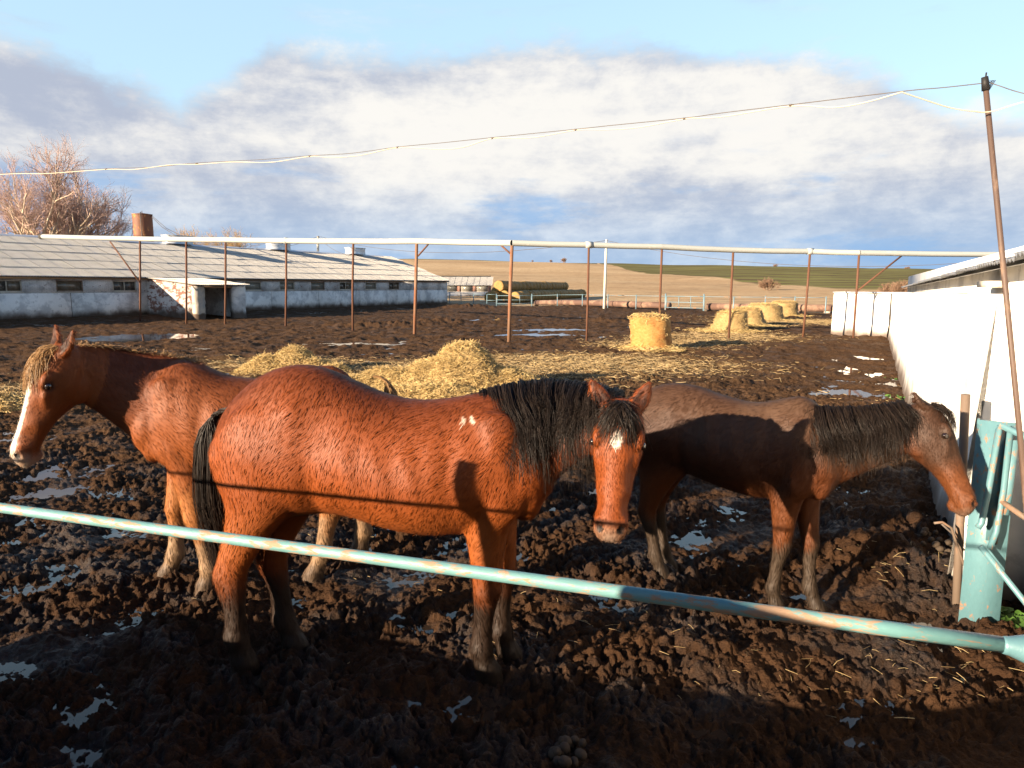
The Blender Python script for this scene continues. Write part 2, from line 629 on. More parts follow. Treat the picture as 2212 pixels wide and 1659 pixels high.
def m_coat(name, fs=1.0, gloss=0.45):
    """wet horse coat: colour from the animal's markings, streaky clumped hair relief"""
    m, nt, b = new_mat(name)
    att = nt.add('VertexColor', layer_name='Col')
    flow = nt.add('Attribute', attribute_name='Flow')
    tc = nt.add('TexCoord')
    o = tc.outputs['Object']
    wob = nt.noise(o, 4.0, 2, 0.5)
    # hair lies along the flow coordinate: (across, along)
    fv = nt.vmath('ADD', flow.outputs['Vector'], nt.add('CombineXYZ', {0: nt.math('MULTIPLY', wob, 0.12), 1: 0.0, 2: 0.0}).outputs[0])
    s1 = nt.noise(nt.mapping(fv, scale=(190, 24, 90)), 1.0, 3, 0.6, 0.3)
    s2 = nt.noise(nt.mapping(fv, scale=(330, 50, 160)), 1.0, 2, 0.6, 0.2)
    n3 = nt.noise(o, 3.2, 5, 0.6)
    n4 = nt.noise(o, 14, 4, 0.6)
    c = att.outputs[0]
    c = nt.mix(nt.math('MULTIPLY', nt.sstep(s1, 0.42, 0.62), 0.14), c, nt.mix(1.0, c, (0.42, 0.33, 0.28), 'MULTIPLY'))
    c = nt.mix(nt.math('MULTIPLY', nt.sstep(n3, 0.48, 0.72), 0.35), c, nt.mix(1.0, c, (0.55, 0.48, 0.42), 'MULTIPLY'))
    c = nt.mix(nt.math('MULTIPLY', nt.sstep(n4, 0.52, 0.75), 0.25), c, nt.mix(1.0, c, (1.5, 1.45, 1.35), 'MULTIPLY'))
    nt.put(b, 'Base Color', c)
    nt.put(b, 'Roughness', nt.math('ADD', gloss, nt.math('MULTIPLY', s2, 0.25)))
    nt.put(b, 'Specular IOR Level', 0.28)
    h = nt.math('ADD', nt.math('MULTIPLY', s1, 1.0), nt.math('MULTIPLY', s2, 0.45))
    bump(nt, b, h, 0.4 * fs, 0.005)


def m_coat_hair():
    m, nt, b = new_mat('coat_hair')
    att = nt.add('VertexColor', layer_name='Col')
    geo = nt.add('NewGeometry')
    k = nt.ramp(geo.outputs['Random Per Island'], [(0.0, .80), (0.5, 1.0), (1.0, 1.16)])
    nt.put(b, 'Base Color', nt.mix(1.0, att.outputs[0], k, 'MULTIPLY'))
    nt.put(b, 'Roughness', 0.5)
    nt.put(b, 'Specular IOR Level', 0.18)


m_coat_hair()


def m_hair(name, c1, c2, rough=0.45):
    m, nt, b = new_mat(name)
    geo = nt.add('NewGeometry')
    c = nt.mix(geo.outputs['Random Per Island'], c1, c2)
    nt.put(b, 'Base Color', c)
    nt.put(b, 'Roughness', rough)
    nt.put(b, 'Specular IOR Level', 0.22)


def m_eye():
    m, nt, b = new_mat('eye')
    nt.put(b, 'Base Color', (0.012, 0.007, 0.005))
    nt.put(b, 'Roughness', 0.05)
    nt.put(b, 'Coat Weight', 1.0)


def m_glass():
    m, nt, b = new_mat('window_glass')
    oi = nt.add('ObjectInfo')
    tc = nt.add('TexCoord')
    n = nt.noise(tc.outputs['Object'], 5, 5, 0.6)
    c = nt.ramp(oi.outputs['Random'], [(0.0, (0.20, 0.19, 0.16)), (0.45, (0.05, 0.045, 0.04)), (0.75, (0.12, 0.09, 0.06)), (1.0, (0.25, 0.25, 0.22))], 'CONSTANT')
    c = nt.mix(nt.sstep(n, 0.4, 0.75), c, (0.16, 0.15, 0.13))
    nt.put(b, 'Base Color', c)
    nt.put(b, 'Roughness', 0.18)
    nt.put(b, 'Specular IOR Level', 0.6)


m_mud()
m_water()
m_roof()
m_glass()
m_eye()
m_limewash('barn_plaster', (0.76, 0.74, 0.70), 0.55, 0.0, 0.55)
m_limewash('barn_brick', (0.72, 0.72, 0.72), -5, 0.05, 0.6)
m_limewash('porch_brick', (0.72, 0.66, 0.60), 0.75, 0.95, 0.35)
m_limewash('white_wall', (0.80, 0.77, 0.71), 0.50, 0.0, 0.34, 0.6)
m_plain('metal_roof', (0.24, 0.25, 0.26), 0.5, 0.25, 2.0, 0.4)
m_limewash('red_brick', (0.42, 0.38, 0.35), 0.3, 2.2, 0.4)
m_limewash('rough_concrete', (0.44, 0.38, 0.30), 0.2, 0.0, 0.6)
m_paint('barrier_paint', (0.125, 0.275, 0.28), (0.19, 0.125, 0.08), 0.505, 0.575, 0.5, 75.0, (.35, 1.2, 1.2), grime=0.6)
m_paint('gate_paint', (0.095, 0.205, 0.235), (0.16, 0.10, 0.065), 0.56, 0.60, 0.42, 34.0, (1, 1, 0.5), grime=0.6)
m_paint('fence_blue', (0.12, 0.20, 0.24), (0.26, 0.15, 0.09), 0.55, 0.62, 0.5, 5.0)
m_paint('rust_pipe', (0.105, 0.042, 0.019), (0.065, 0.027, 0.015), 0.42, 0.60, 0.75, 6.0, (1, 1, 0.4))
m_paint('pale_rust', (0.19, 0.105, 0.06), (0.125, 0.052, 0.026), 0.45, 0.58, 0.75, 5.0, (1, 1, 0.3))
m_paint('tank_rust', (0.15, 0.055, 0.026), (0.30, 0.14, 0.05), 0.52, 0.62, 0.7, 1.6, (1, 1, 0.6))
m_paint('galv_pipe', (0.36, 0.375, 0.35), (0.42, 0.38, 0.32), 0.60, 0.70, 0.42, 3.0, (1, 1, 1), grime=0.25)
m_paint('pole_rust', (0.075, 0.046, 0.034), (0.13, 0.085, 0.058), 0.5, 0.62, 0.6, 8.0, (1, 1, 0.3))
m_paint('stake_metal', (0.14, 0.10, 0.072), (0.15, 0.085, 0.05), 0.5, 0.62, 0.65, 10.0, (1, 1, 0.4))
m_paint('ground_pipe_rust', (0.11, 0.060, 0.042), (0.17, 0.105, 0.07), 0.48, 0.62, 0.8, 0.8)
m_paint('sheet_metal', (0.62, 0.64, 0.66), (0.36, 0.35, 0.33), 0.58, 0.70, 0.38, 2.0, metallic=0.35)
m_plain('frame_wood', (0.50, 0.45, 0.37), 0.8, 0.4, 8)
m_plain('frame_dark_wood', (0.26, 0.19, 0.14), 0.8, 0.4, 8)
m_plain('joint_dark', (0.06, 0.055, 0.05), 0.95, 0.2, 4)
m_plain('concrete_pole', (0.60, 0.57, 0.48), 0.9, 0.3, 3)
m_plain('cable_white', (0.50, 0.44, 0.33), 0.5, 0.15, 12)
m_plain('cable_dark', (0.09, 0.075, 0.065), 0.5, 0.2, 12)
m_plain('black_tape', (0.015, 0.014, 0.014), 0.6, 0.2, 20)
m_plain('bark', (0.52, 0.42, 0.31), 0.9, 0.5, 5, stretch=(1, 1, 0.3))
m_plain('twig', (0.46, 0.32, 0.265), 0.8, 0.3, 2)
m_plain('twig_yellow', (0.40, 0.27, 0.13), 0.8, 0.3, 2)
m_plain('shrub', (0.25, 0.155, 0.10), 0.85, 0.4, 1.2)
m_plain('far_wood', (0.15, 0.13, 0.13), 0.9, 0.3, 0.3)
m_plain('timber', (0.33, 0.22, 0.13), 0.85, 0.4, 5)
m_plain('manure', (0.055, 0.038, 0.024), 0.8, 0.4, 25)
m_straw('straw', (0.44, 0.305, 0.115), (0.58, 0.43, 0.19), (0.25, 0.155, 0.05))
m_straw('straw_old', (0.29, 0.20, 0.09), (0.40, 0.295, 0.145), (0.14, 0.09, 0.04))
m_bale('bale_net', (0.31, 0.150, 0.028), (0.40, 0.23, 0.07), (0.24, 0.066, 0.008))
m_bale('bale_hay', (0.27, 0.175, 0.065), (0.34, 0.235, 0.095), (0.15, 0.09, 0.03))
m_bale('bale_old', (0.24, 0.14, 0.034), (0.30, 0.185, 0.052), (0.09, 0.055, 0.02))
m_coat('coat_bay', 1.0, 0.46)
m_coat('coat_chestnut', 0.9, 0.48)
m_coat('coat_dark', 0.7, 0.50)
m_hair('hair_black', (0.006, 0.0045, 0.004), (0.026, 0.017, 0.012))
m_hair('hair_flaxen', (0.22, 0.11, 0.04), (0.36, 0.225, 0.105), 0.4)
m_hair('hair_brown', (0.13, 0.05, 0.024), (0.24, 0.095, 0.040))
m_hair('weed_leaf', (0.045, 0.10, 0.018), (0.075, 0.15, 0.032), 0.5)


# ------------------------------------------------------------------ ground
BTH = math.atan2(848, FPX)                       # both barns run this far right of straight ahead
BU = Vector((math.sin(BTH), math.cos(BTH), 0))
BN = Vector((-math.cos(BTH), math.sin(BTH), 0))
BD = 45.5                                        # distance of the long barn's wall line


def gsm(x, y):
    """smooth yard level"""
    q = BD - (np.asarray(x) * BN.x + np.asarray(y) * BN.y)
    return -0.25 * sst(q, 0.2, 4.5) * (1 - sst(q, 9, 18)) + 0.12 * sst(-q, -2, 6) * 0


_xs = np.array([-1106, -216, 184, 494, 934, 1500])
_hy = np.array([62, 58, 48, 43, 35, 30])
AZT = np.arctan(_xs / FPX)
ELT = _hy / np.sqrt(FPX ** 2 + _xs ** 2)


def hill(x, y):
    r = np.hypot(x, y)
    az = np.arctan2(x, y)
    top = np.interp(az, AZT, ELT) * 900 + EYE
    t = np.clip((r - 115) / 785, 0, 1)
    back = np.clip((r - 900) / 2500, 0, 1)
    roll = 1.2 * perlin(x / 90, y / 90, 31) * sst(r, 130, 250) + 3.0 * perlin(x / 300, y / 300, 33) * sst(r, 250, 500) * (1 - sst(r, 600, 850))
    return top * t ** 1.1 * (1 - 0.25 * back) + roll


def gz(x, y):
    x = np.asarray(x, float)
    y = np.asarray(y, float)
    return gsm(x, y) + hill(x, y)


# shallow basins where rain water stands: pixel, half sizes in metres, depth
BASINS = [(150, 1010, .75, .55, .062), (40, 940, .9, .6, .060), (230, 1060, .5, .4, .052), (290, 1130, .6, .4, .042), (20, 1160, .5, .4, .045), (120, 1060, .5, .4, .05), (60, 1090, .5, .3, .05),
          (100, 1330, .35, .22, .050), (60, 1440, .30, .2, .055), (200, 1460, .34, .2, .055), (90, 1530, .2, .13, .05), (30, 1260, .4, .2, .04),
          (250, 1350, .3, .2, .035), (640, 1290, .22, .16, .045), (1520, 1160, .55, .35, .050), (1480, 1110, .4, .3, .04), (1740, 1275, .25, .14, .055),
          (1560, 1060, .6, .4, .03), (1230, 1380, .30, .16, .045), (1210, 1430, .14, .1, .05), (1660, 1210, .3, .2, .03), (1180, 1180, .4, .3, .035),
          (1240, 1090, .4, .3, .035), (1850, 1590, .20, .08, .055), (1845, 1545, .10, .05, .055), (1300, 1280, .5, .3, .03), (960, 1200, .5, .4, .035), (1860, 1050, .4, .25, .03),
          (290, 726, 2.6, 2.6, .10), (230, 735, 1.2, 1.0, .06), (420, 753, 1.0, .8, .05), (780, 741, 2.0, .8, .09), (1150, 722, 2.3, 1.0, .10), (1200, 711, 2.2, 1.2, .10),
          (1080, 690, 2.5, 1.4, .07), (1060, 722, 1.2, .8, .06), (1370, 703, 1.5, 1.0, .05), (1830, 845, .75, .7, .075), (1845, 800, .7, 1.0, .055), (1880, 770, .6, 1.0, .05), (1850, 820, .9, 1.4, .03),
          (830, 1180, .4, .3, .03), (420, 1140, .4, .3, .03), (900, 1330, .4, .3, .02), (1000, 1520, .4, .25, .03), (480, 1500, .4, .3, .02), (860, 1500, .2, .1, .04)]
# straw-strewn ground: pixel, half sizes in metres
LITTER = [(1000, 800, 4.2, 1.6), (1290, 790, 2.6, 1.1), (1230, 775, 2.6, 1.0), (620, 785, 1.8, 1.0), (1420, 745, 1.6, 1.5), (1560, 728, 2.2, 1.8), (1700, 695, 3.0, 2.5), (15, 850, 1.5, 1.0), (930, 830, 2.5, .9),
          (1500, 740, 1.5, 1.2)]


def ground():
    # columns: fine across the view, coarse behind
    fine = np.linspace(math.radians(-43), math.radians(43), 860)
    rest = np.linspace(math.radians(43), math.radians(317), 60)[1:-1]
    A = np.concatenate([fine, rest])
    na = len(A)
    r = [0.6]
    while r[-1] < 4200:
        q = r[-1]
        if q < 1.9:
            k = 0.03
        elif q < 5.5:
            k = 0.0024
        elif q < 14:
            k = 0.0040
        elif q < 40:
            k = 0.0065
        elif q < 120:
            k = 0.012
        else:
            k = 0.03
        r.append(q * (1 + k))
    r = np.array(r)
    R, AA = np.meshgrid(r, A, indexing='ij')
    x = (R * np.sin(AA)).ravel()
    y = (R * np.cos(AA)).ravel()
    rr = R.ravel()
    z = gz(x, y)
    # yard edge
    ye = np.where(x < 2.2, 78.5, 78.5 - 1.33 * (x - 2.2))
    mud = sst(ye + 3.0 * perlin(x / 6, y / 6, 41) - y, -1.5, 2.0)
    # trodden mud: footprints, torn ridges and crumbling clods
    low = fbm(x / 1.3, y / 1.3, 3, 1)
    foot = fbm(x / 0.42, y / 0.42, 3, 5)
    fine_w = 1 - sst(rr, 9, 22)
    wx = x + 0.030 * perlin(x / 0.12, y / 0.12, 23) + 0.010 * perlin(x / 0.04, y / 0.04, 27)
    wy = y + 0.030 * perlin(x / 0.12, y / 0.12, 24) + 0.010 * perlin(x / 0.04, y / 0.04, 28)
    cl1 = lumps(wx / 0.22, wy / 0.22, 2)
    cl2 = lumps(wx / 0.085, wy / 0.085, 3)
    cl3 = lumps(wx / 0.040, wy / 0.040, 4)
    hoof = lumps(wx / 0.36 + 9.3, wy / 0.36, 12)
    crumb = fbm(wx / 0.075, wy / 0.075, 3, 17, 0.66)
    torn = np.abs(perlin(wx / 0.15, wy / 0.15, 14)) + 0.6 * np.abs(perlin(wx / 0.07, wy / 0.07, 15)) + 0.4 * np.abs(perlin(wx / 0.034, wy / 0.034, 16)) * fine_w
    rough = np.clip(0.75 + 0.9 * perlin(x / 0.8, y / 0.8, 21), 0.15, 1.35)
    d = 0.030 * low + 0.050 * foot + 0.022 * (cl1 - 0.30) * rough - 0.085 * (hoof - 0.2) * np.clip(rough, 0.5, 1)
    d += (0.022 * (cl2 - 0.28) + 0.030 * (cl3 - 0.25) + 0.058 * crumb - 0.064 * (torn - 0.4)) * (0.25 + 0.75 * rough) * (0.35 + 0.65 * fine_w)
    sel = rr < 8
    d = (d - d[sel].mean()) / d[sel].std() * 0.0265
    d = np.where(d > 0, d, d * 0.8)
    # the tops of the clods are trodden flat
    d = np.where(d > 0.035, 0.038 + (d - 0.038) * 0.7, d)
    d += 0.010
    mid = sst(rr, 9, 22) * (1 - sst(rr, 80, 120))
    d += mid * (0.05 * perlin(x / 0.6, y / 0.6, 51) + 0.04 * perlin(x / 2.5, y / 2.5, 52))
    w = np.zeros_like(x)
    for bx_, by_, a, b, dep in BASINS:
        c = px(bx_, by_)
        g = np.exp(-(((x - c.x) / a) ** 2 + ((y - c.y) / b) ** 2) * 1.1)
        w = np.maximum(w, g * dep)
    # slurry hollows everywhere among the hoof prints
    w = np.maximum(w, 0.034 * sst(perlin(x / 0.55, y / 0.55, 121) + 0.6 * perlin(x / 1.7, y / 1.7, 122), 0.30, 0.62) * (1 - sst(rr, 6, 12)))
    d = d * (1 - 5 * np.clip(w, 0, 0.12) * (rr > 9)) - w
    # ruts far off and heaped mud near the trough fence
    for (hx, hy, a, b, hh) in [(1010, 660, 3.5, 1.5, .5), (960, 700, 2.5, 1.2, .30), (830, 705, 3.0, 1.0, .28), (1330, 695, 3.0, 1.0, .22), (1480, 690, 3.0, 1.2, .25), (1940, 1150, .45, .35, .16), (1860, 1190, .4, .25, .12), (1960, 1010, .5, .5, .1), (1990, 1260, .5, .3, .12), (1930, 1220, .35, .25, .1),
                               (1620, 1440, .55, .22, .05), (1500, 1440, .3, .2, .03), (1720, 1400, .5, .2, .03)]:
        c = px(hx, hy)
        g = np.exp(-(((x - c.x) / a) ** 2 + ((y - c.y) / b) ** 2) * 1.2)
        d = d + hh * g * (0.6 + 0.5 * np.abs(perlin(x / 0.5, y / 0.5, 61)) + 0.35 * cl2)
    nearfade = sst(rr, 0.6, 2.0)
    z = z + d * mud * nearfade
    # overhanging clod edges: push sideways a little
    ox = fbm(x / 0.09, y / 0.09, 2, 71) * 0.010 * fine_w * mud * nearfade
    oy = fbm(x / 0.09, y / 0.09, 2, 75) * 0.010 * fine_w * mud * nearfade
    V = np.stack([x + ox, y + oy, z], 1)
    nr = len(r)
    i = np.arange(na)
    j = (i + 1) % na
    F = np.concatenate([np.stack([k * na + i, k * na + j, (k + 1) * na + j, (k + 1) * na + i], 1)[:, ::-1] for k in range(nr - 1)])
    # cap in the middle
    V = np.concatenate([V, [[0, 0, 0]]])
    F3 = np.stack([np.full(na, len(V) - 1), j, i], 1)[:, ::-1]
    me = mesh_np('ground', V, [F, F3], True)
    # masks: mud, green field, straw
    az = np.arctan2(x, y)
    bx = np.arctan((np.array([1290, 1350, 1450, 1600, 1800, 2212]) - 1106) / FPX)
    br = np.array([900, 560, 380, 250, 175, 150.])
    rb = np.interp(az, bx, br, left=5000)
    grn = sst(rr + 25 * perlin(x / 30, y / 30, 81) * sst(rr, 100, 300), rb - 8, rb + 8)
    grn = np.maximum(grn, sst(rr, 830, 850) * (az < 0.12))
    lit = np.zeros_like(x)
    for lx, ly, a, b in LITTER:
        c = px(lx, ly)
        lit = np.maximum(lit, np.exp(-(((x - c.x) / a) ** 2 + ((y - c.y) / b) ** 2) * 1.0))
    lit = np.clip(lit * 1.1 + 0.35 * perlin(x / 0.8, y / 0.8, 85) * lit, 0, 0.85)
    C = np.stack([mud, grn, lit], 1)
    C = np.concatenate([C, [[1, 0, 0]]])
    set_col(me, 'Mask', C)
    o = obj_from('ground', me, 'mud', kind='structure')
    return x, y, z, na, r, A


GX, GY, GZv, GNA, GR, GA = ground()


def gh(x, y):
    """actual ground height (nearest grid vertex)"""
    rr = math.hypot(x, y)
    a = math.atan2(x, y)
    k = int(np.clip(np.searchsorted(GR, rr), 0, len(GR) - 1))
    c = int(np.argmin(np.abs(GA - a)))
    return float(GZv[k * GNA + c])


def ghv(x, y):
    rr = np.hypot(x, y)
    a = np.arctan2(x, y)
    k = np.clip(np.searchsorted(GR, rr), 0, len(GR) - 1)
    c = np.clip(np.round((a - GA[0]) / (GA[1] - GA[0])).astype(int), 0, 859)
    return GZv[k * GNA + c]


def water():
    A = np.linspace(math.radians(-60), math.radians(60), 40)
    r = np.concatenate([np.linspace(0.8, 6, 8), np.linspace(8, 70, 40)])
    R, AA = np.meshgrid(r, A, indexing='ij')
    x = (R * np.sin(AA)).ravel()
    y = (R * np.cos(AA)).ravel()
    z = gsm(x, y) - 0.0345
    na = len(A)
    i = np.arange(na - 1)
    F = np.concatenate([np.stack([k * na + i, (k + 1) * na + i, (k + 1) * na + i + 1, k * na + i + 1], 1)[:, ::-1] for k in range(len(r) - 1)])
    me = mesh_np('puddle_water', np.stack([x, y, z], 1), F, True)
    obj_from('puddle_water', me, 'water', kind='structure')


water()


# ------------------------------------------------------------------ long barn
def corr_sheet(name, w, l, waves=7, amp=0.026, thick=0.012, seg=4, sag=0.0):
    """corrugated sheet: x across (0..w), y up the slope (0..l)"""
    n = waves * seg + 1
    xs = np.linspace(0, w, n)
    zs = amp * np.cos(np.linspace(0, waves * 2 * np.pi, n))
    V = []
    for y in (0, l):
        V.append(np.stack([xs, np.full(n, y), zs], 1))
    for y in (0,):
        V.append(np.stack([xs, np.full(n, y), zs - thick], 1))
    V = np.concatenate(V)
    i = np.arange(n - 1)
    F = np.concatenate([np.stack([i, i + 1, n + i + 1, n + i], 1), np.stack([2 * n + i, 2 * n + i + 1, i + 1, i], 1)])
    me = mesh_np(name, V, F, True)
    me.set_sharp_from_angle(angle=math.radians(50))
    me.materials.append(MATS['asbestos'])
    return me


def window(parent, x, z, w, h, y=0.0, dark=False, mull=True):
    """window part in a wall whose outer face is y; children frame bars and panes"""
    fm = 'frame_dark_wood' if dark else 'frame_wood'
    b = MB()
    t = 0.07
    b.box(x - w / 2, x + w / 2, y - 0.05, y + 0.06, z, z + t)
    b.box(x - w / 2, x + w / 2, y - 0.05, y + 0.06, z + h - t, z + h)
    b.box(x - w / 2, x - w / 2 + t, y - 0.048, y + 0.058, z + t, z + h - t)
    b.box(x + w / 2 - t, x + w / 2, y - 0.048, y + 0.058, z + t, z + h - t)
    if mull:
        b.box(x - 0.03, x + 0.03, y - 0.04, y + 0.05, z + t, z + h - t)
    f = b.obj('window', fm, parent)
    s = MB().box(x - w / 2 - 0.08, x + w / 2 + 0.08, y - 0.09, y + 0.02, z - 0.05, z - 0.004)
    s.obj('sill', 'frame_wood', f)
    spans = [(x - w / 2 + t, x - 0.03), (x + 0.03, x + w / 2 - t)] if mull else [(x - w / 2 + t, x + w / 2 - t)]
    for a, c in spans:
        MB().box(a, c, y + 0.015, y + 0.03, z + t, z + h - t).obj('pane', 'window_glass', f)
    return f


def long_barn():
    t0 = 6.0
    root = empty('cattle_barn', BU * t0 + BN * BD, math.pi / 2 - BTH, 'long low lime-washed cattle barn with grey corrugated roof and a row of small windows', 'barn')
    L = 65.6 - t0
    eave, ridge, ow = 2.51, 5.38, 8.5
    s = 3.52
    # plaster panels below the window band, each a slab with an open joint
    wj = 24.5 - t0
    js = [wj + 1.5 * s * k for k in range(-4, 9)]
    js = [0.0] + [j for j in js if 0.3 < j < L - 0.3] + [L]
    for a, c in zip(js[:-1], js[1:]):
        jy = random.uniform(-0.012, 0.012)
        MB().box(a + 0.035, c - 0.035, jy, 0.30, -0.4, 1.52).obj('wall_panel', 'barn_plaster', root)
    MB().box(0.0, L, 0.06, 0.28, -0.4, 1.53).obj('joint_backing', 'joint_dark', root)
    # window band: piers between openings
    wx = [24.5 - t0 + s * (k - 1) for k in range(-4, 11)]
    wx = [w for w in wx if 1.0 < w < L - 1.0]
    ww, wh, wz = 1.62, 0.70, 1.60
    b = MB()
    edges = [0.0]
    for w in wx:
        edges += [w - ww / 2, w + ww / 2]
    edges.append(L)
    for a, c in zip(edges[0::2], edges[1::2]):
        b.box(a, c, 0.03, 0.30, 1.535, 2.62)
    for w in wx:
        b.box(w - ww / 2, w + ww / 2, 0.032, 0.298, wz + wh, 2.62)
        b.box(w - ww / 2, w + ww / 2, 0.032, 0.298, 1.535, wz)
    b.box(0.0, L, 0.40, 0.45, 1.0, 2.6)
    b.obj('window_band', 'barn_brick', root)
    # gable end wall and back
    g = MB()
    hw = ow - 0.35
    g.raw([(L - 0.3, 0.31, -0.4), (L - 0.3, 2 * hw, -0.4), (L - 0.3, 2 * hw, 2.5), (L - 0.3, hw, 5.1), (L - 0.3, 0.31, 2.55),
           (L, 0.31, -0.4), (L, 2 * hw, -0.4), (L, 2 * hw, 2.5), (L, hw, 5.1), (L, 0.31, 2.55)],
          [(0, 5, 9, 4), (1, 2, 7, 6), (2, 3, 8, 7), (3, 4, 9, 8)], [(5, 6, 9), (6, 7, 9), (7, 8, 9), (1, 0, 4), (2, 1, 4), (3, 2, 4)])
    g.obj('gable_wall', 'barn_plaster', root)
    MB().box(0, L - 0.3, 2 * hw - 0.3, 2 * hw, -0.4, 2.4).obj('rear_wall', 'barn_plaster', root)
    # roof: five courses of corrugated sheets, each sheet a piece of its own
    slope = math.atan2(ridge - eave, ow)
    sl = math.hypot(ridge - eave, ow)
    nrow = 5
    cover = sl / nrow
    sw = 1.05
    me = [corr_sheet('roof_sheet', sw + 0.05, cover + 0.14, 7, 0.036), corr_sheet('roof_sheet', sw + 0.05, cover + 0.15, 7, 0.033)]
    ncol = int(L / sw) + 1
    for rI in range(nrow):
        for c in range(ncol):
            o = bpy.data.objects.new('roof_sheet', me[(rI + c) % 2])
            link(o, root)
            yy = -0.35 + math.cos(slope) * (cover * rI - 0.10)
            zz = eave + math.sin(slope) * (cover * rI - 0.10) + 0.02
            if rI == 0:
                yy += 0.10 * math.cos(slope)
                zz += 0.10 * math.sin(slope)
            o.location = (c * sw + random.uniform(-0.02, 0.02) - (0.3 if rI % 2 else 0), yy + random.uniform(-0.015, 0.015), zz + random.uniform(0, 0.006) + (0.003 if c % 2 else 0))
            o.rotation_euler = (slope - 0.014 + random.uniform(-0.003, 0.003), random.uniform(-0.003, 0.003), random.uniform(-0.004, 0.004))
    b = MB()
    b.raw([(-0.2, -0.30, eave - 0.07), (L + 0.1, -0.30, eave - 0.07), (L + 0.1, ow - 0.35, ridge - 0.10), (-0.2, ow - 0.35, ridge - 0.10)], [(0, 1, 2, 3)])
    b.obj('roof_underlay', 'timber', root)
    b = MB()
    b.raw([(-0.2, ow - 0.35, ridge + 0.02), (L + 0.1, ow - 0.35, ridge + 0.02), (L + 0.1, 2 * ow - 0.35, eave), (-0.2, 2 * ow - 0.35, eave)], [(0, 1, 2, 3)])
    b.obj('rear_roof', 'asbestos', root)
    cap = MB()
    yc = ow - 0.35
    for k in range(int(L / 2.0)):
        a = k * 2.0
        dz = random.uniform(-0.03, 0.03)
        cap.raw([(a, yc - 0.26, ridge - 0.06 + dz), (a + 2.02, yc - 0.26, ridge - 0.06 + dz), (a + 2.02, yc, ridge + 0.10 + dz), (a, yc, ridge + 0.10 + dz), (a, yc + .26, ridge - 0.06 + dz), (a + 2.02, yc + .26, ridge - 0.06 + dz)],
                [(0, 1, 2, 3), (3, 2, 5, 4)])
    cap.obj('ridge_cap', 'sheet_metal', root)
    # ridge ventilators: folded sheet boxes with flared ends
    for t in (37.9, 48.7, 59.6):
        x0 = t - t0
        v = MB()
        n = 10
        prof = [(-0.50, 0.05), (-0.42, 0.16), (-0.40, 0.45), (-0.45, 0.72), (0.45, 0.72), (0.40, 0.45), (0.42, 0.16), (0.50, 0.05)]
        A = [(x0 - 1.15, yc + a, ridge + c) for a, c in prof]
        B = [(x0 + 1.15, yc + a, ridge + c) for a, c in prof]
        m = len(prof)
        V = A + B
        F = [(i, i + 1, m + i + 1, m + i) for i in range(m - 1)]
        F += [(0, 7, 6, 1), (1, 6, 5, 2), (2, 5, 4, 3), (m, m + 1, m + 6, m + 7), (m + 1, m + 2, m + 5, m + 6), (m + 2, m + 3, m + 4, m + 5)]
        v.raw(V, F)
        vo = v.obj('roof_vent', 'sheet_metal', root)
        MB().box(x0 - 1.22, x0 + 1.22, yc - 0.50, yc + 0.50, ridge + 0.72, ridge + 0.76).obj('vent_lid', 'sheet_metal', vo)
    for k, w in enumerate(wx):
        window(root, w, wz, ww, wh, 0.10, dark=(k % 3 == 1), mull=(k % 2 == 1))
    # eaves fascia timbers
    MB().box(0, L, -0.20, -0.14, eave - 0.13, eave - 0.075).obj('eaves_batten', 'timber', root)
    # brick porch
    pa, pb, pd = 29.55 - t0, 33.45 - t0, 5.1
    zt = 2.02
    po = MB()
    po.raw([(pa, 0.0, -0.6), (pa, -pd, -0.6), (pa, -pd, zt - 0.05), (pa, 0.0, 2.44), (pa + 0.28, 0.0, -0.6), (pa + 0.28, -pd, -0.6), (pa + 0.28, -pd, zt - 0.05), (pa + 0.28, 0.0, 2.44)],
           [(0, 1, 2, 3), (4, 7, 6, 5), (1, 5, 6, 2), (3, 2, 6, 7)])
    porch = po.obj('porch', 'porch_brick', root)
    MB().raw([(pb - 0.28, 0.0, -0.6), (pb - 0.28, -pd, -0.6), (pb - 0.28, -pd, zt - 0.05), (pb - 0.28, 0.0, 2.44), (pb, 0.0, -0.6), (pb, -pd, -0.6), (pb, -pd, zt - 0.05), (pb, 0.0, 2.44)],
             [(0, 1, 2, 3), (4, 7, 6, 5), (1, 5, 6, 2), (3, 2, 6, 7)]).obj('porch_side_wall', 'barn_brick', porch)
    # eroded corner pillar
    def pillar(xa, xb, mat):
        RG = []
        for k in range(13):
            z = -0.6 + (zt + 0.54) * k / 12
            j = lambda: random.uniform(-0.035, 0.035)
            RG.append([(xa - 0.03 + j(), -pd - 0.06 + j(), z), (xb + j(), -pd - 0.05 + j(), z), (xb + j(), -pd + 0.34 + j(), z), (xa - 0.03 + j(), -pd + 0.34 + j(), z)])
        MB().rings(RG).obj('pillar', mat, porch)
    pillar(pa, pa + 0.66, 'rough_concrete')
    pillar(pb - 0.95, pb + 0.02, 'barn_plaster')
    MB().box(pa + 0.3, pb - 0.3, -1.0, -0.8, -0.6, 2.2).obj('porch_back_wall', 'porch_brick', porch)
    MB().box(pa + 0.1, pb - 0.1, -pd + 0.02, -pd + 0.16, zt - 0.20, zt - 0.06).obj('lintel', 'timber', porch)
    ps = math.atan2(2.50 - zt, pd)
    pl = math.hypot(2.50 - zt, pd)
    mp = corr_sheet('roof_sheet', 1.1, pl / 3 + 0.1, 7)
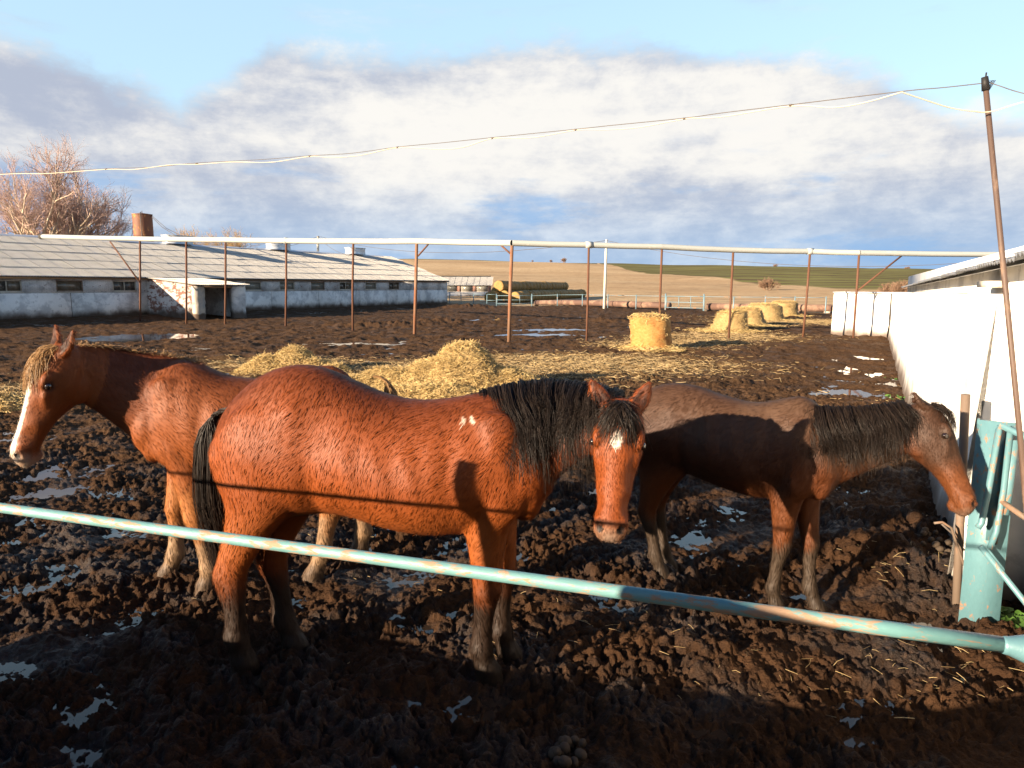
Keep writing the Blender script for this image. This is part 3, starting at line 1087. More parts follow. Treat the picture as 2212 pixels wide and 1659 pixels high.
    for rI in range(3):
        for c in range(4):
            o = bpy.data.objects.new('roof_sheet', mp)
            link(o, porch)
            o.location = (pa - 0.25 + c * 1.08, -pd - 0.35 + math.cos(ps) * (pl / 3 + 0.1) * rI, zt + 0.01 + math.sin(ps) * (pl / 3 + .1) * rI + random.uniform(0, 0.02))
            o.rotation_euler = (ps - 0.01 + random.uniform(-.01, .01), random.uniform(-.01, .01), 0)
    return root


long_barn()


# ------------------------------------------------------------------ overhead pipeline on posts
def pipeline():
    PI = [(92, 511, 46.5), (302, 516, 43.5), (402, 517, 40.1), (487, 518, 37.3), (618, 520, 33.4), (763, 521, 30.2), (900, 521, 27.6), (1106, 525, 24.4),
          (1272, 529, 24.7), (1430, 533, 25.1), (1584, 540, 25.6), (1750, 543, 26.1), (1856, 546, 25.9), (2165, 550, 26.6)]
    pts = [pxY(*p) for p in PI]
    root = empty('overhead_pipeline', (pts[7].x, pts[7].y, 0), 0, 'pale galvanised overhead pipeline on thin rusty posts spanning the muddy yard', 'pipeline')
    O = Vector((pts[7].x, pts[7].y, 0))
    R = [0.155, 0.15, 0.145, 0.14, 0.13, 0.122, 0.115, 0.105, 0.10, 0.10, 0.10, 0.10, 0.10, 0.10]
    for k in range(len(pts) - 1):
        a, b = pts[k] - O, pts[k + 1] - O
        m = (a + b) / 2 + Vector((0, 0, -0.012))
        MB().tube([a, m, b], [R[k], (R[k] + R[k + 1]) / 2, R[k + 1]], 14, cap=False).obj('pipe_section', 'galv_pipe', root, True)
        if k in (3, 7, 10, 12):
            d = (b - a).normalized() * 0.12
            MB().tube([b - d, b + d], R[k + 1] + 0.018, 14).obj('coupling', 'galv_pipe', root, True)
    MB().tube([pts[0] - O + Vector((-0.25, 0.18, 0)), pts[0] - O + Vector((0.05, -0.03, 0))], 0.17, 14).obj('end_cap', 'joint_dark', root, True)
    base = [(302, 685), (402, 698), (486, 703), (617, 712), (762, 718), (895, 725), (1099, 738), (1267, 737), (1424, 726), (1574, 731), (1734, 730), (1843, 731)]
    for k, (bx, by) in enumerate(base):
        t = pts[k + 1]
        Y = t.y
        c = pxY(bx, by, Y)
        zb = min(gh(c.x, c.y), float(gsm(c.x, c.y))) - 0.15
        c = Vector((c.x, c.y, zb))
        thick = k in (5, 6)
        r0 = 0.064 if thick else 0.038 + 0.014 * (Y - 24) / 12
        P = [c - O, (c * 0.5 + t * 0.5) - O + Vector((random.uniform(-.02, .02), 0, 0)), t - O - Vector((0, 0, R[k + 1] * 0.8))]
        MB().tube(P, [r0, r0, r0 * (0.95 if thick else 1)], 10).obj('post', 'pale_rust' if thick else 'rust_pipe', root, True)
    br = [((302, 610, 43.4), (238, 522, 44.4), 1), ((903, 553, 27.6), (930, 522, 27.2), 0), ((1106, 551, 24.4), (1078, 526, 24.8), 0), ((1851, 629, 25.9), (1952, 549, 26.15), 0)]
    for a, b, _ in br:
        MB().tube([pxY(*a) - O, pxY(*b) - O], 0.034 + 0.012 * _, 8).obj('brace', 'rust_pipe', root, True)


pipeline()


# ------------------------------------------------------------------ right hand white building
RA = px(2115, 1345)
RB = px(1921, 731)
RV = Vector((RB.x - RA.x, RB.y - RA.y, 0)).normalized()
RN = Vector((-RV.y, RV.x, 0))                    # towards the yard
R0 = Vector((RA.x, RA.y, 0)) + RN * -0.06
RZ = math.atan2(RV.y, RV.x)                      # local x along the wall, local y towards the yard


def right_building():
    root = empty('white_stable', R0, RZ, 'whitewashed stable with low lumpy wall and shallow grey roof', 'stable')
    Lw = (RB - RA).length
    a0 = -2.4
    w0 = 0.45
    n, m = 150, 36
    # lumpy rendered wall, thicker at the foot, ragged top
    X, Zt = np.meshgrid(np.concatenate([np.linspace(w0, 8, 190), np.linspace(8, Lw, 260)[1:]]), np.linspace(0, 1, m), indexing='ij')
    top = 1.90 - 0.19 * (X - a0) / (Lw - a0) + 0.030 * perlin(X * 1.7, X * 0 + .3, 91) + 0.014 * perlin(X * 9, X * 0 + .7, 92)
    Zz = -0.3 + (top + 0.3) * Zt
    yb = 0.06 + 0.06 * np.exp(-np.maximum(Zz, 0) * 3.0) + (0.034 * perlin(X * 0.5, Zz * 0.8, 93) + 0.010 * fbm(X * 1.6, Zz * 2.2, 3, 94)) * (0.3 + 0.7 * sst(Zz, 0.0, 0.8))
    V = np.stack([X, yb, Zz], 2).reshape(-1, 3)
    nx = X.shape[0]
    ii = np.arange(nx - 1)[:, None]
    kk = np.arange(m - 1)[None, :]
    F = np.stack([ii * m + kk, ii * m + kk + 1, (ii + 1) * m + kk + 1, (ii + 1) * m + kk], 2).reshape(-1, 4)
    # top and rear of the wall
    tv = np.stack([X[:, -1], np.full(nx, -0.30), top[:, -1]], 1)
    bv = np.stack([X[:, -1], np.full(nx, -0.30), np.full(nx, -0.3)], 1)
    k0 = len(V)
    V = np.concatenate([V, tv, bv])
    i = np.arange(nx - 1)
    F2 = np.concatenate([np.stack([i * m + m - 1, k0 + i, k0 + i + 1, (i + 1) * m + m - 1], 1), np.stack([k0 + i, k0 + nx + i, k0 + nx + i + 1, k0 + i + 1], 1)])
    me = mesh_np('wall', V, [F[:, ::-1], F2[:, ::-1]], True)
    obj_from('wall', me, 'white_wall', root)
    # set-back upper wall above the low wall
    MB().box(a0, Lw + 0.2, -0.70, -0.42, -0.3, 2.30).obj('upper_wall', 'white_wall', root)
    MB().box(a0, 1.4, -0.41, -0.215, -0.3, 2.165).obj('upper_wall', 'white_wall', root)
    MB().raw([(w0, 0.22, -0.3), (w0, -0.30, -0.3), (w0, -0.30, 1.9), (w0, 0.06, 1.9), (w0, 0.09, 0.7)], [], [(0, 4, 3), (0, 3, 2), (0, 2, 1)]).obj('wall_end', 'white_wall', root)
    MB().box(Lw - 0.1, Lw + 0.2, -9.0, -0.705, -0.3, 2.0).obj('end_wall', 'white_wall', root)
    # roof: corrugated sheets rising away from the yard
    e0, e1 = 2.20, 1.88
    slope = math.radians(15)
    sw = 1.05
    me = corr_sheet('roof_sheet', sw + 0.05, 2.4, 7, 0.016)
    me.materials.clear()
    me.materials.append(MATS['metal_roof'])
    nc = int((Lw + 0.5 - a0) / sw)
    for c in range(nc):
        for r in range(2):
            o = bpy.data.objects.new('roof_sheet', me)
            link(o, root)
            f = c / nc
            o.location = (a0 + c * sw, -0.20 - 2.25 * r * math.cos(slope), e0 + (e1 - e0) * f + 2.25 * r * math.sin(slope) + random.uniform(0, .02) + .012 * (c % 2))
            o.rotation_euler = (-slope + 0.01 + random.uniform(-.006, .006), 0, 0)
            o.scale = (1, -1, 1)
    MB().raw([(a0, -0.22, e0 - 0.045), (Lw + .2, -0.22, e1 - 0.045), (Lw + .2, -4.2, e1 + 1.13), (a0, -4.2, e0 + 1.13)], [(0, 3, 2, 1)]).obj('roof_underlay', 'white_wall', root)
    MB().raw([(a0, -4.1, e0 + 1.2), (Lw + .2, -4.1, e1 + 1.2), (Lw + .2, -8.6, e1), (a0, -8.6, e0)], [(0, 3, 2, 1)]).obj('rear_roof', 'asbestos', root)
    # vents and chimneys along the ridge
    def vent(xd, y, w, h, d, mat, name, round_=False):
        zb = e0 + (e1 - e0) * (xd - a0) / (Lw - a0) + (-0.20 - y) * math.tan(slope)
        if round_:
            v = MB()
            v.tube([(xd, y, zb - 0.1), (xd, y, zb + h * 0.7)], w / 2, 14)
            o = v.obj(name, mat, root, True)
            MB().tube([(xd, y, zb + h * 0.72), (xd, y, zb + h)], [w * 0.72, w * 0.45], 14).obj('cap', mat, o, True)
        else:
            o = MB().box(xd - d / 2, xd + d / 2, y - w / 2, y + w / 2, zb - 0.1, zb + h).obj(name, mat, root)
            MB().box(xd - d / 2 - .05, xd + d / 2 + .05, y - w / 2 - .05, y + w / 2 + .05, zb + h + .003, zb + h + .05).obj('cap', mat, o)
        return o
    vent(19.5, -3.9, 0.62, 0.42, 0.8, 'sheet_metal', 'roof_vent')
    vent(13.6, -3.9, 0.55, 0.44, 0.8, 'sheet_metal', 'roof_vent')
    vent(11.2, -3.9, 0.50, 0.62, 0.5, 'sheet_metal', 'vent_pipe', True)
    vent(7.6, -3.9, 0.55, 0.72, 0.55, 'red_brick', 'chimney')
    # small bracket board under the eaves
    MB().box(3.5, 4.3, -0.41, -0.25, 1.935, 2.0).obj('eaves_board', 'frame_wood', root)
    # cross wall at the far end
    cw = empty('cross_wall', R0 + RV * (Lw + 0.1), RZ, 'short low white wall closing off the far corner of the yard beside the stable', 'wall')
    nx, m = 40, 10
    c1 = px(1800, 722)
    Lc = 2.35
    X, Zt = np.meshgrid(np.linspace(0, Lc, nx), np.linspace(0, 1, m), indexing='ij')
    top = 1.66 + 0.02 * perlin(X * 3, X * 0, 95)
    Zz = -0.3 + (top + .3) * Zt
    off = 0.03 * fbm(X * 2.5, Zz * 2.5, 4, 96) + 0.06 * np.exp(-np.maximum(Zz, 0) * 3)
    # wall runs towards -x of the picture: local frame = rotate so that it leaves the stable wall squarely
    dirv = Vector((c1.x, c1.y, 0)) - Vector((RB.x, RB.y, 0))
    dl = dirv.length
    dirv.normalize()
    nrm = Vector((dirv.y, -dirv.x, 0))
    if nrm.y > 0:
        nrm = -nrm
    Mi = cw.matrix_basis.inverted()
    base = Vector((RB.x, RB.y, 0))
    V = []
    S = X / Lc * dl
    for s, o, z in zip(S.ravel(), off.ravel(), Zz.ravel()):
        V.append(tuple(Mi @ (base + dirv * s + nrm * (o + 0.1) + Vector((0, 0, z)))))
    ii = np.arange(nx - 1)[:, None]
    kk = np.arange(m - 1)[None, :]
    F = np.stack([ii * m + kk, ii * m + kk + 1, (ii + 1) * m + kk + 1, (ii + 1) * m + kk], 2).reshape(-1, 4)
    k0 = len(V)
    for s, z in list(zip(S[:, -1], top[:, -1])) + list(zip(S[:, -1], top[:, -1] * 0 - 0.3)):
        V.append(tuple(Mi @ (base + dirv * s - nrm * 0.25 + Vector((0, 0, z)))))
    i = np.arange(nx - 1)
    F2 = np.concatenate([np.stack([i * m + m - 1, k0 + i, k0 + i + 1, (i + 1) * m + m - 1], 1), np.stack([k0 + i, k0 + nx + i, k0 + nx + i + 1, k0 + i + 1], 1)])
    e = nx - 1
    F3 = [[e * m + q for q in range(m)][0:1] + [e * m + m - 1, k0 + e, k0 + nx + e]]
    me = mesh_np('wall_body', V, [F, F2, np.array(F3)], True)
    me.set_sharp_from_angle(angle=math.radians(50))
    obj_from('wall_body', me, 'white_wall', cw)
    cap = MB()
    for k in range(3):
        a = base + dirv * (dl * k / 3) + Vector((0, 0, 1.675))
        b = base + dirv * (dl * (k + 1) / 3 - 0.02) + Vector((0, 0, 1.675))
        V = []
        for p in (a, b):
            for q, h in ((0.20, 0), (0.20, 0.05), (-0.3, 0.05), (-0.3, 0)):
                V.append(tuple(Mi @ (p + nrm * q + Vector((0, 0, h)))))
        cap.raw(V, [(0, 1, 5, 4), (1, 2, 6, 5), (2, 3, 7, 6), (0, 4, 7, 3), (0, 3, 2, 1), (4, 5, 6, 7)])
    cap.obj('coping', 'sheet_metal', cw)


right_building()


# ------------------------------------------------------------------ leaning pole and cables
def pole_and_cables():
    b = pxY(2206, 1010, 3.02)
    t = pxY(2128, 176, 3.0)
    b = t + (b - t) * 1.9
    b.z = -0.2
    k = (t.z + 0.2)
    b0 = pxY(2206, 1010, 3.02)
    d = (b0 - t)
    b = t + d * (k / -d.z)
    root = empty('leaning_pole', (b.x, b.y, 0), 0, 'thin leaning rusty metal pole in front of the white stable wall, carrying cables', 'pole')
    O = Vector((b.x, b.y, 0))
    P = [b - O, (b * .5 + t * .5) - O + Vector((0.008, 0, 0)), t - O]
    MB().tube(P, [0.0125, 0.0115, 0.0105], 12).obj('shaft', 'pole_rust', root, True)
    up = (t - b).normalized()
    MB().tube([t - O - up * 0.035, t - O + up * 0.018], [0.016, 0.013], 10).obj('insulator', 'black_tape', root, True)
    MB().tube([t - O, t - O + Vector((0.002, 0, 0.035))], 0.003, 6).obj('pin', 'black_tape', root, True)
    for q in range(3):
        MB().tube([t - O + Vector((0.005, 0, -0.02 + q * 0.01)), t - O + Vector((0.03 + q * .006, 0, 0.005)), t - O + Vector((0.012, 0, -0.035 - q * .006))], 0.0018, 5).obj('tie_wire', 'black_tape', root, True)
    # long span to the left
    lp = pxY(-260, 405, 7.2)
    def cab(pix, Ys, r, mat, wob=0.0):
        pts = [pxY(x, y, Y) for (x, y), Y in zip(pix, Ys)]
        # densify with Catmull-Rom
        out = []
        for i in range(len(pts) - 1):
            p0 = pts[max(0, i - 1)]
            p1, p2 = pts[i], pts[i + 1]
            p3 = pts[min(len(pts) - 1, i + 2)]
            for s in range(8):
                u = s / 8
                out.append(0.5 * ((2 * p1) + (p2 - p0) * u + (2 * p0 - 5 * p1 + 4 * p2 - p3) * u * u + (3 * p1 - p0 - 3 * p2 + p3) * u ** 3))
        out.append(pts[-1])
        return out
    px_w = [(-240, 397), (0, 377), (100, 375), (230, 366), (290, 366), (370, 356), (425, 355), (500, 350), (560, 351), (600, 349), (670, 338), (720, 340), (780, 335), (860, 319), (950, 322), (1000, 318), (1065, 299), (1150, 297), (1245, 281), (1310, 280), (1380, 275), (1480, 257), (1560, 252), (1710, 229), (1800, 232), (1870, 221), (1948, 199)]
    Yw = [7.0 - 3.9 * (x + 240) / 2400 for x, _ in px_w]
    cw = empty('twin_cable', lp, 0, 'pale insulated cable tied to a dark steel wire sagging across the sky', 'cable')
    O = Vector(lp)
    w = cab(px_w, Yw, 0.004, 'cable_white')
    MB().tube([p - O for p in w], 0.0033, 6).obj('insulated_cable', 'cable_white', cw, True)
    px_s = [(-240, 396), (0, 375), (230, 364.5), (330, 361), (425, 352), (560, 345), (670, 336.5), (760, 331), (860, 317.5), (960, 308), (1065, 297), (1245, 279), (1320, 271), (1480, 255), (1560, 244), (1710, 226), (1948, 197.5), (2040, 189), (2122, 180)]
    Ys = [7.0 - 3.9 * (x + 240) / 2400 for x, _ in px_s]
    s = cab(px_s, Ys, 0.002, 'cable_dark')
    MB().tube([p - O for p in s], 0.0022, 5).obj('steel_wire', 'cable_dark', cw, True)
    # drop of the pale cable past the pole, and the wire leaving to the right
    px_d = [(1948, 199), (1990, 213), (2050, 232), (2100, 240), (2140, 241), (2212, 220), (2330, 195)]
    Yd = [3.0, 3.0, 3.0, 2.98, 2.97, 2.9, 2.8]
    MB().tube([p - O for p in cab(px_d, Yd, 0, '')], 0.0026, 6).obj('insulated_cable', 'cable_white', cw, True)
    px_r = [(2134, 177), (2160, 186), (2212, 202), (2330, 225)]
    MB().tube([p - O for p in cab(px_r, [3.0, 2.98, 2.9, 2.8], 0, '')], 0.002, 5).obj('steel_wire', 'cable_dark', cw, True)
    for (x, y) in [(230, 365), (425, 353), (670, 337), (860, 318), (1065, 298), (1245, 280), (1480, 256), (1710, 227)]:
        c = pxY(x, y, 7.0 - 3.9 * (x + 240) / 2400) - O
        MB().tube([c - Vector((0.012, 0, 0)), c + Vector((0.010, 0, 0))], 0.0055, 6).obj('cable_tie', 'cable_dark', cw, True)
    # the far end of the span hangs on another pole outside the picture
    e = pxY(-240, 396, 7.0)
    r2 = empty('cable_pole', (e.x, e.y, 0), 0, 'rusty pipe pole holding the far end of the twin cable', 'pole')
    MB().tube([(0, 0, -0.3), (0, 0, e.z + 0.15)], 0.035, 10).obj('shaft', 'pole_rust', r2, True)
    MB().tube([(-0.06, 0, e.z), (0.06, 0, e.z)], 0.02, 8).obj('insulator', 'black_tape', r2, True)


pole_and_cables()


EL = Vector((math.cos(SUN_AZ), -math.sin(SUN_AZ), 0))     # across the light
ES = Vector((math.sin(SUN_AZ), math.cos(SUN_AZ), 0))      # along the light


# ------------------------------------------------------------------ barrier pipe in front and gate on the right
def barrier():
    H = 1.49
    a = px(0, 1097, H)
    b = px(2172, 1394, H)
    a = b + (a - b) * 3.6
    root = empty('barrier_fence', (b.x, b.y, 0), 0, 'faded turquoise pipe rail of the barrier crossing in front of the horses', 'barrier')
    d = (b - a)
    d.z = 0
    ml = d.length
    d.normalize()
    rz = math.atan2(d.y, d.x)
    root.rotation_euler = (0, 0, rz)
    Mi = Matrix.Rotation(-rz, 3, 'Z')
    O = Vector((b.x, b.y, 0))
    n = 40
    P = [(-ml * (1 - k / n), 0, H + 0.0012 * math.sin(9 * k / n)) for k in range(n + 1)]
    MB().tube(P, 0.0104, 24).obj('rail', 'barrier_paint', root, True)
    MB().tube([(-0.004, 0, H), (0.0, 0, H), (0.004, 0, H), (0.03, 0.0, H - 0.002), (0.16, 0, H - 0.004)], [0.0106, 0.0118, 0.0122, 0.021, 0.022], 20).obj('end_socket', 'gate_paint', root, True)
    MB().tube([(0.16, 0.0, -0.3), (0.16, 0.0, H + 0.10)], 0.024, 18).obj('post', 'gate_paint', root, True)
    def wpt(w):
        # point of the rail whose cross-light coordinate is w
        A, B = EL.dot(a), EL.dot(b)
        t = (w - A) / (B - A)
        return a + (b - a) * t
    # flat-topped post left of the picture: its shadow falls on the bay horse's shoulder
    q = Mi @ (wpt(-2.60) - O)
    M = Matrix.Translation(Vector((q.x, q.y, 0))) @ Matrix.Rotation(-SUN_AZ - rz, 4, 'Z')
    MB().box(-0.030, 0.030, 0.012, 0.05, -0.3, H + 0.21, M).obj('post', 'rust_pipe', root)
    # low concrete plinth under the rail, whose top edge shades the mud in front
    pl = MB()
    ws = [-4.5, -4.0, -3.4, -2.9, -2.3, -1.75, -1.72, -1.2, -0.9, -0.88, -0.1]
    hs = [0.62, 0.64, 0.66, 0.64, 0.65, 0.67, 0.66, 0.72, 0.86, 0.95, 1.0]
    V = []
    for w, h in zip(ws, hs):
        c = Mi @ (wpt(w) - O)
        for yy, zz in ((-0.06, -0.3), (-0.06, h), (0.06, h), (0.06, -0.3)):
            V.append((c.x, yy, zz))
    F = []
    for k in range(len(ws) - 1):
        for i in range(4):
            F.append((k * 4 + i, k * 4 + (i + 1) % 4, k * 4 + 4 + (i + 1) % 4, k * 4 + 4 + i))
    e = (len(ws) - 1) * 4
    F += [(3, 2, 1, 0), (e, e + 1, e + 2, e + 3)]
    pl.raw(V, F).obj('plinth', 'rough_concrete', root)
    # added brick block out of view, its shadow stands for a bystander's
    c = EL * -0.575 + ES * -0.55
    pr = empty('brick_pier', c, -SUN_AZ, 'square brick pier beside the viewer at the barrier', 'pier')
    for k in range(24):
        MB().box(-0.135 + .004 * (k % 2), 0.135 - .004 * (k % 2), -0.13, 0.13, -0.3 + k * 0.088, -0.3 + k * 0.088 + 0.076).obj('brick_course', 'red_brick', pr)
    MB().box(-0.122, 0.122, -0.118, 0.118, -0.3, 1.80).obj('mortar_core', 'rough_concrete', pr)


barrier()


def gate():
    """steel channel gate post with a pipe gate leaf swinging out of the picture"""
    b = px(2113, 1348)
    root = empty('gate_post', (b.x, b.y, 0), RZ, 'broad turquoise steel channel gate post standing against the white wall', 'gate post')
    O = Vector((b.x, b.y, 0))
    Mi = Matrix.Rotation(-RZ, 4, 'Z')
    H = 1.20
    def L(x, y, Y):
        return Mi @ (pxY(x, y, Y) - O)
    # C channel: web faces the camera side, flanges fold back
    cam_dir = Vector((-b.x, -b.y, 0)).normalized()
    side = Vector((cam_dir.y, -cam_dir.x, 0))
    if side.x < 0:
        side = -side
    Rr = Mi.to_3x3()
    s, c = Rr @ side, Rr @ cam_dir
    def slab(p0, p1, du, dv, z0, z1, name, mat, par, lean=0.0, nb=1):
        V = []
        for z, o in ((z0, 0), (z1, lean)):
            for pu, pv in ((p0, dv[0]), (p1, dv[0]), (p1, dv[1]), (p0, dv[1])):
                q = s * (pu + o) + c * pv
                V.append((q.x, q.y, z))
        return MB().raw(V, [(0, 3, 2, 1), (4, 5, 6, 7), (0, 1, 5, 4), (1, 2, 6, 5), (2, 3, 7, 6), (3, 0, 4, 7)]).obj(name, mat, par)
    slab(-0.098, 0.098, 0, (0.0, -0.012), -0.25, H, 'web', 'gate_paint', root)
    slab(-0.098, -0.086, 0, (-0.0125, -0.085), -0.25, H, 'flange', 'gate_paint', root)
    slab(0.086, 0.098, 0, (-0.0125, -0.085), -0.25, H, 'flange', 'gate_paint', root)
    slab(-0.005, 0.035, 0, (0.035, 0.001), 0.52, H - 0.02, 'angle_iron', 'gate_paint', root)
    slab(0.04, 0.052, 0, (0.028, 0.001), 0.50, H - 0.05, 'hinge_strip', 'gate_paint', root)
    # pipe gate leaf in front of the post
    g = empty('pipe_gate', (b.x, b.y, 0), RZ, 'turquoise pipe gate leaf hinged beside the channel post by the wall', 'gate')
    Yg = b.y - 0.10
    def tb(pl, r, mat='gate_paint', name='tube'):
        MB().tube([L(*p) for p in pl], r, 12).obj(name, mat, g, True)
    tb([(2138, 1185, Yg), (2152, 1150, Yg), (2168, 1060, Yg), (2182, 935, Yg), (2188, 926, Yg - .02), (2212, 940, Yg - .08), (2290, 975, Yg - .25)], 0.0155, name='frame_tube')
    tb([(2112, 1140, Yg), (2120, 1130, Yg), (2135, 1060, Yg), (2158, 928, Yg), (2162, 919, Yg - .02), (2212, 943, Yg - .12), (2290, 985, Yg - .3)], 0.0165, name='frame_tube')
    tb([(2163, 1083, Yg), (2212, 1117, Yg - 0.10), (2290, 1170, Yg - .28)], 0.015, 'stake_metal', 'brace_tube')
    tb([(2118, 1180, Yg), (2212, 1298, Yg - 0.12), (2290, 1395, Yg - .3)], 0.016, 'gate_paint', 'brace_tube')
    tb([(2170, 1110, Yg + .01), (2176, 1060, Yg + .01), (2190, 950, Yg + .01)], 0.026, 'gate_paint', 'stile')
    # old pipe stake behind the horse's head, against the wall
    p0 = px(2070, 1312)
    p0 = Vector((p0.x, p0.y, 0))
    st = empty('pipe_stake', p0, 0, 'bare brown metal pipe stake leaning against the white wall behind the dark horse', 'stake')
    top = pxY(2086, 852, p0.y + 0.02)
    MB().tube([(0, 0, -0.25), top - p0], 0.024, 14).obj('stake_pipe', 'stake_metal', st, True)
    tw = [pxY(x, y, p0.y - 0.06) - p0 for x, y in [(2018, 1130), (2035, 1128), (2055, 1140), (2068, 1180), (2082, 1220), (2092, 1228)]]
    MB().tube(tw, 0.0075, 8).obj('hook_rod', 'stake_metal', st, True)
    tw = [pxY(x, y, p0.y - 0.03) - p0 for x, y in [(2030, 1128), (2060, 1155), (2080, 1185), (2100, 1200)]]
    MB().tube(tw, 0.006, 8).obj('hook_rod', 'cable_dark', st, True)


gate()




# ------------------------------------------------------------------ added wing behind the viewer, unseen, blocks sky light from shaded sides
def wing():
    root = empty('blocker_wing', (-0.9, -1.9, 0), 0, 'tall weathered plank stable wing standing behind the viewer', 'stable')
    L, H = 16.0, 4.6
    MB().box(0, L, -6.0, 0, -0.3, H).obj('wall', 'frame_dark_wood', root)
    for k in range(40):
        MB().box(k * .4 + .01, k * .4 + .385, 0.002, 0.03 + .006 * (k % 3), -0.3, H - .02 - .03 * (k % 2)).obj('plank', 'frame_dark_wood', root)
    MB().raw([(-.3, .5, H - .1), (L + .3, .5, H - .1), (L + .3, -3, H + 1.3), (-.3, -3, H + 1.3), (-.3, -6.5, H - .1), (L + .3, -6.5, H - .1)], [(0, 1, 2, 3), (3, 2, 5, 4)]).obj('roof', 'metal_roof', root)


wing()


# ------------------------------------------------------------------ horses
def sup(n, e):
    th = np.linspace(0, 2 * np.pi, n, endpoint=False)
    c, s = np.cos(th), np.sin(th)
    return np.sign(c) * np.abs(c) ** (2 / e), np.sign(s) * np.abs(s) ** (2 / e)


def resample(rows, k):
    rows = np.asarray(rows, float)
    t = np.linspace(0, len(rows) - 1, k)
    i = np.clip(t.astype(int), 0, len(rows) - 2)
    f = (t - i)[:, None]
    p0 = rows[np.maximum(i - 1, 0)]
    p1, p2 = rows[i], rows[i + 1]
    p3 = rows[np.minimum(i + 2, len(rows) - 1)]
    return 0.5 * (2 * p1 + (p2 - p0) * f + (2 * p0 - 5 * p1 + 4 * p2 - p3) * f ** 2 + (3 * p1 - p0 - 3 * p2 + p3) * f ** 3)


FORE = [  # dx, z (fraction of 1.02), fore-aft radius, side radius
    (0.05, 1.12, .150, .080), (0.03, 1.00, .150, .092), (0.0, 0.86, .118, .084), (0.0, 0.74, .088, .070), (0.006, 0.62, .066, .056), (0.012, 0.53, .055, .050), (0.014, 0.48, .054, .050),
    (0.008, 0.43, .045, .041), (0.0, 0.34, .037, .032), (-0.004, 0.24, .038, .033), (-0.006, 0.175, .047, .041), (0.008, 0.125, .040, .037), (0.028, 0.08, .048, .045), (0.036, 0.045, .056, .051), (0.042, -0.03, .064, .058)]
HIND = [
    (-0.03, 1.30, .16, .08), (-0.02, 1.16, .235, .125), (0.02, 1.00, .225, .130), (0.025, 0.88, .180, .110), (-0.02, 0.77, .125, .085), (-0.06, 0.67, .090, .064), (-0.095, 0.58, .070, .050), (-0.11, 0.52, .066, .047),
    (-0.095, 0.45, .054, .042), (-0.075, 0.36, .042, .035), (-0.062, 0.26, .041, .035), (-0.055, 0.185, .050, .043), (-0.03, 0.13, .042, .039), (-0.010, 0.08, .050, .047), (0.0, 0.045, .058, .053), (0.006, -0.03, .066, .060)]

HEAD = [  # u (x head length), front, back, half width
    (-.09, -.02, -.09, .045), (-.05, .015, -.12, .070), (0.02, .042, -.145, .088), (.10, .062, -.175, .100), (.19, .072, -.200, .108), (.28, .074, -.208, .108), (.37, .070, -.196, .098),
    (.46, .064, -.160, .083), (.56, .059, -.122, .070), (.66, .055, -.098, .062), (.76, .054, -.084, .058), (.85, .054, -.078, .060), (.92, .050, -.076, .062), (.97, .036, -.074, .056), (1.01, .012, -.064, .044), (1.03, -.015, -.050, .028)]


def strands(P, r0, r1, name, mat, parent):
    """P (N,K,3) polylines -> three-sided tapered hairs in one mesh"""
    P = np.asarray(P, float)
    N, K = P.shape[:2]
    T = np.gradient(P, axis=1)
    T /= np.linalg.norm(T, axis=2, keepdims=True) + 1e-9
    ref = RNG.normal(size=(N, 1, 3))
    S = np.cross(T, ref)
    S /= np.linalg.norm(S, axis=2, keepdims=True) + 1e-9
    B = np.cross(T, S)
    R = (r0 + (r1 - r0) * np.linspace(0, 1, K) ** 1.3)[None, :, None] * RNG.uniform(0.7, 1.3, (N, 1, 1))
    V = np.stack([P + R * (math.cos(a) * S + math.sin(a) * B) for a in (0, 2.0944, 4.18879)], 2)
    V = V.reshape(-1, 3)
    base = (np.arange(N) * K * 3)[:, None, None]
    k = (np.arange(K - 1) * 3)[None, :, None]
    i = np.arange(3)[None, None, :]
    j = (i + 1) % 3
    F = np.stack([base + k + i, base + k + j, base + k + 3 + j, base + k + 3 + i], 3).reshape(-1, 4)
    me = mesh_np(name, V, F, True)
    return obj_from(name, me, mat, parent)


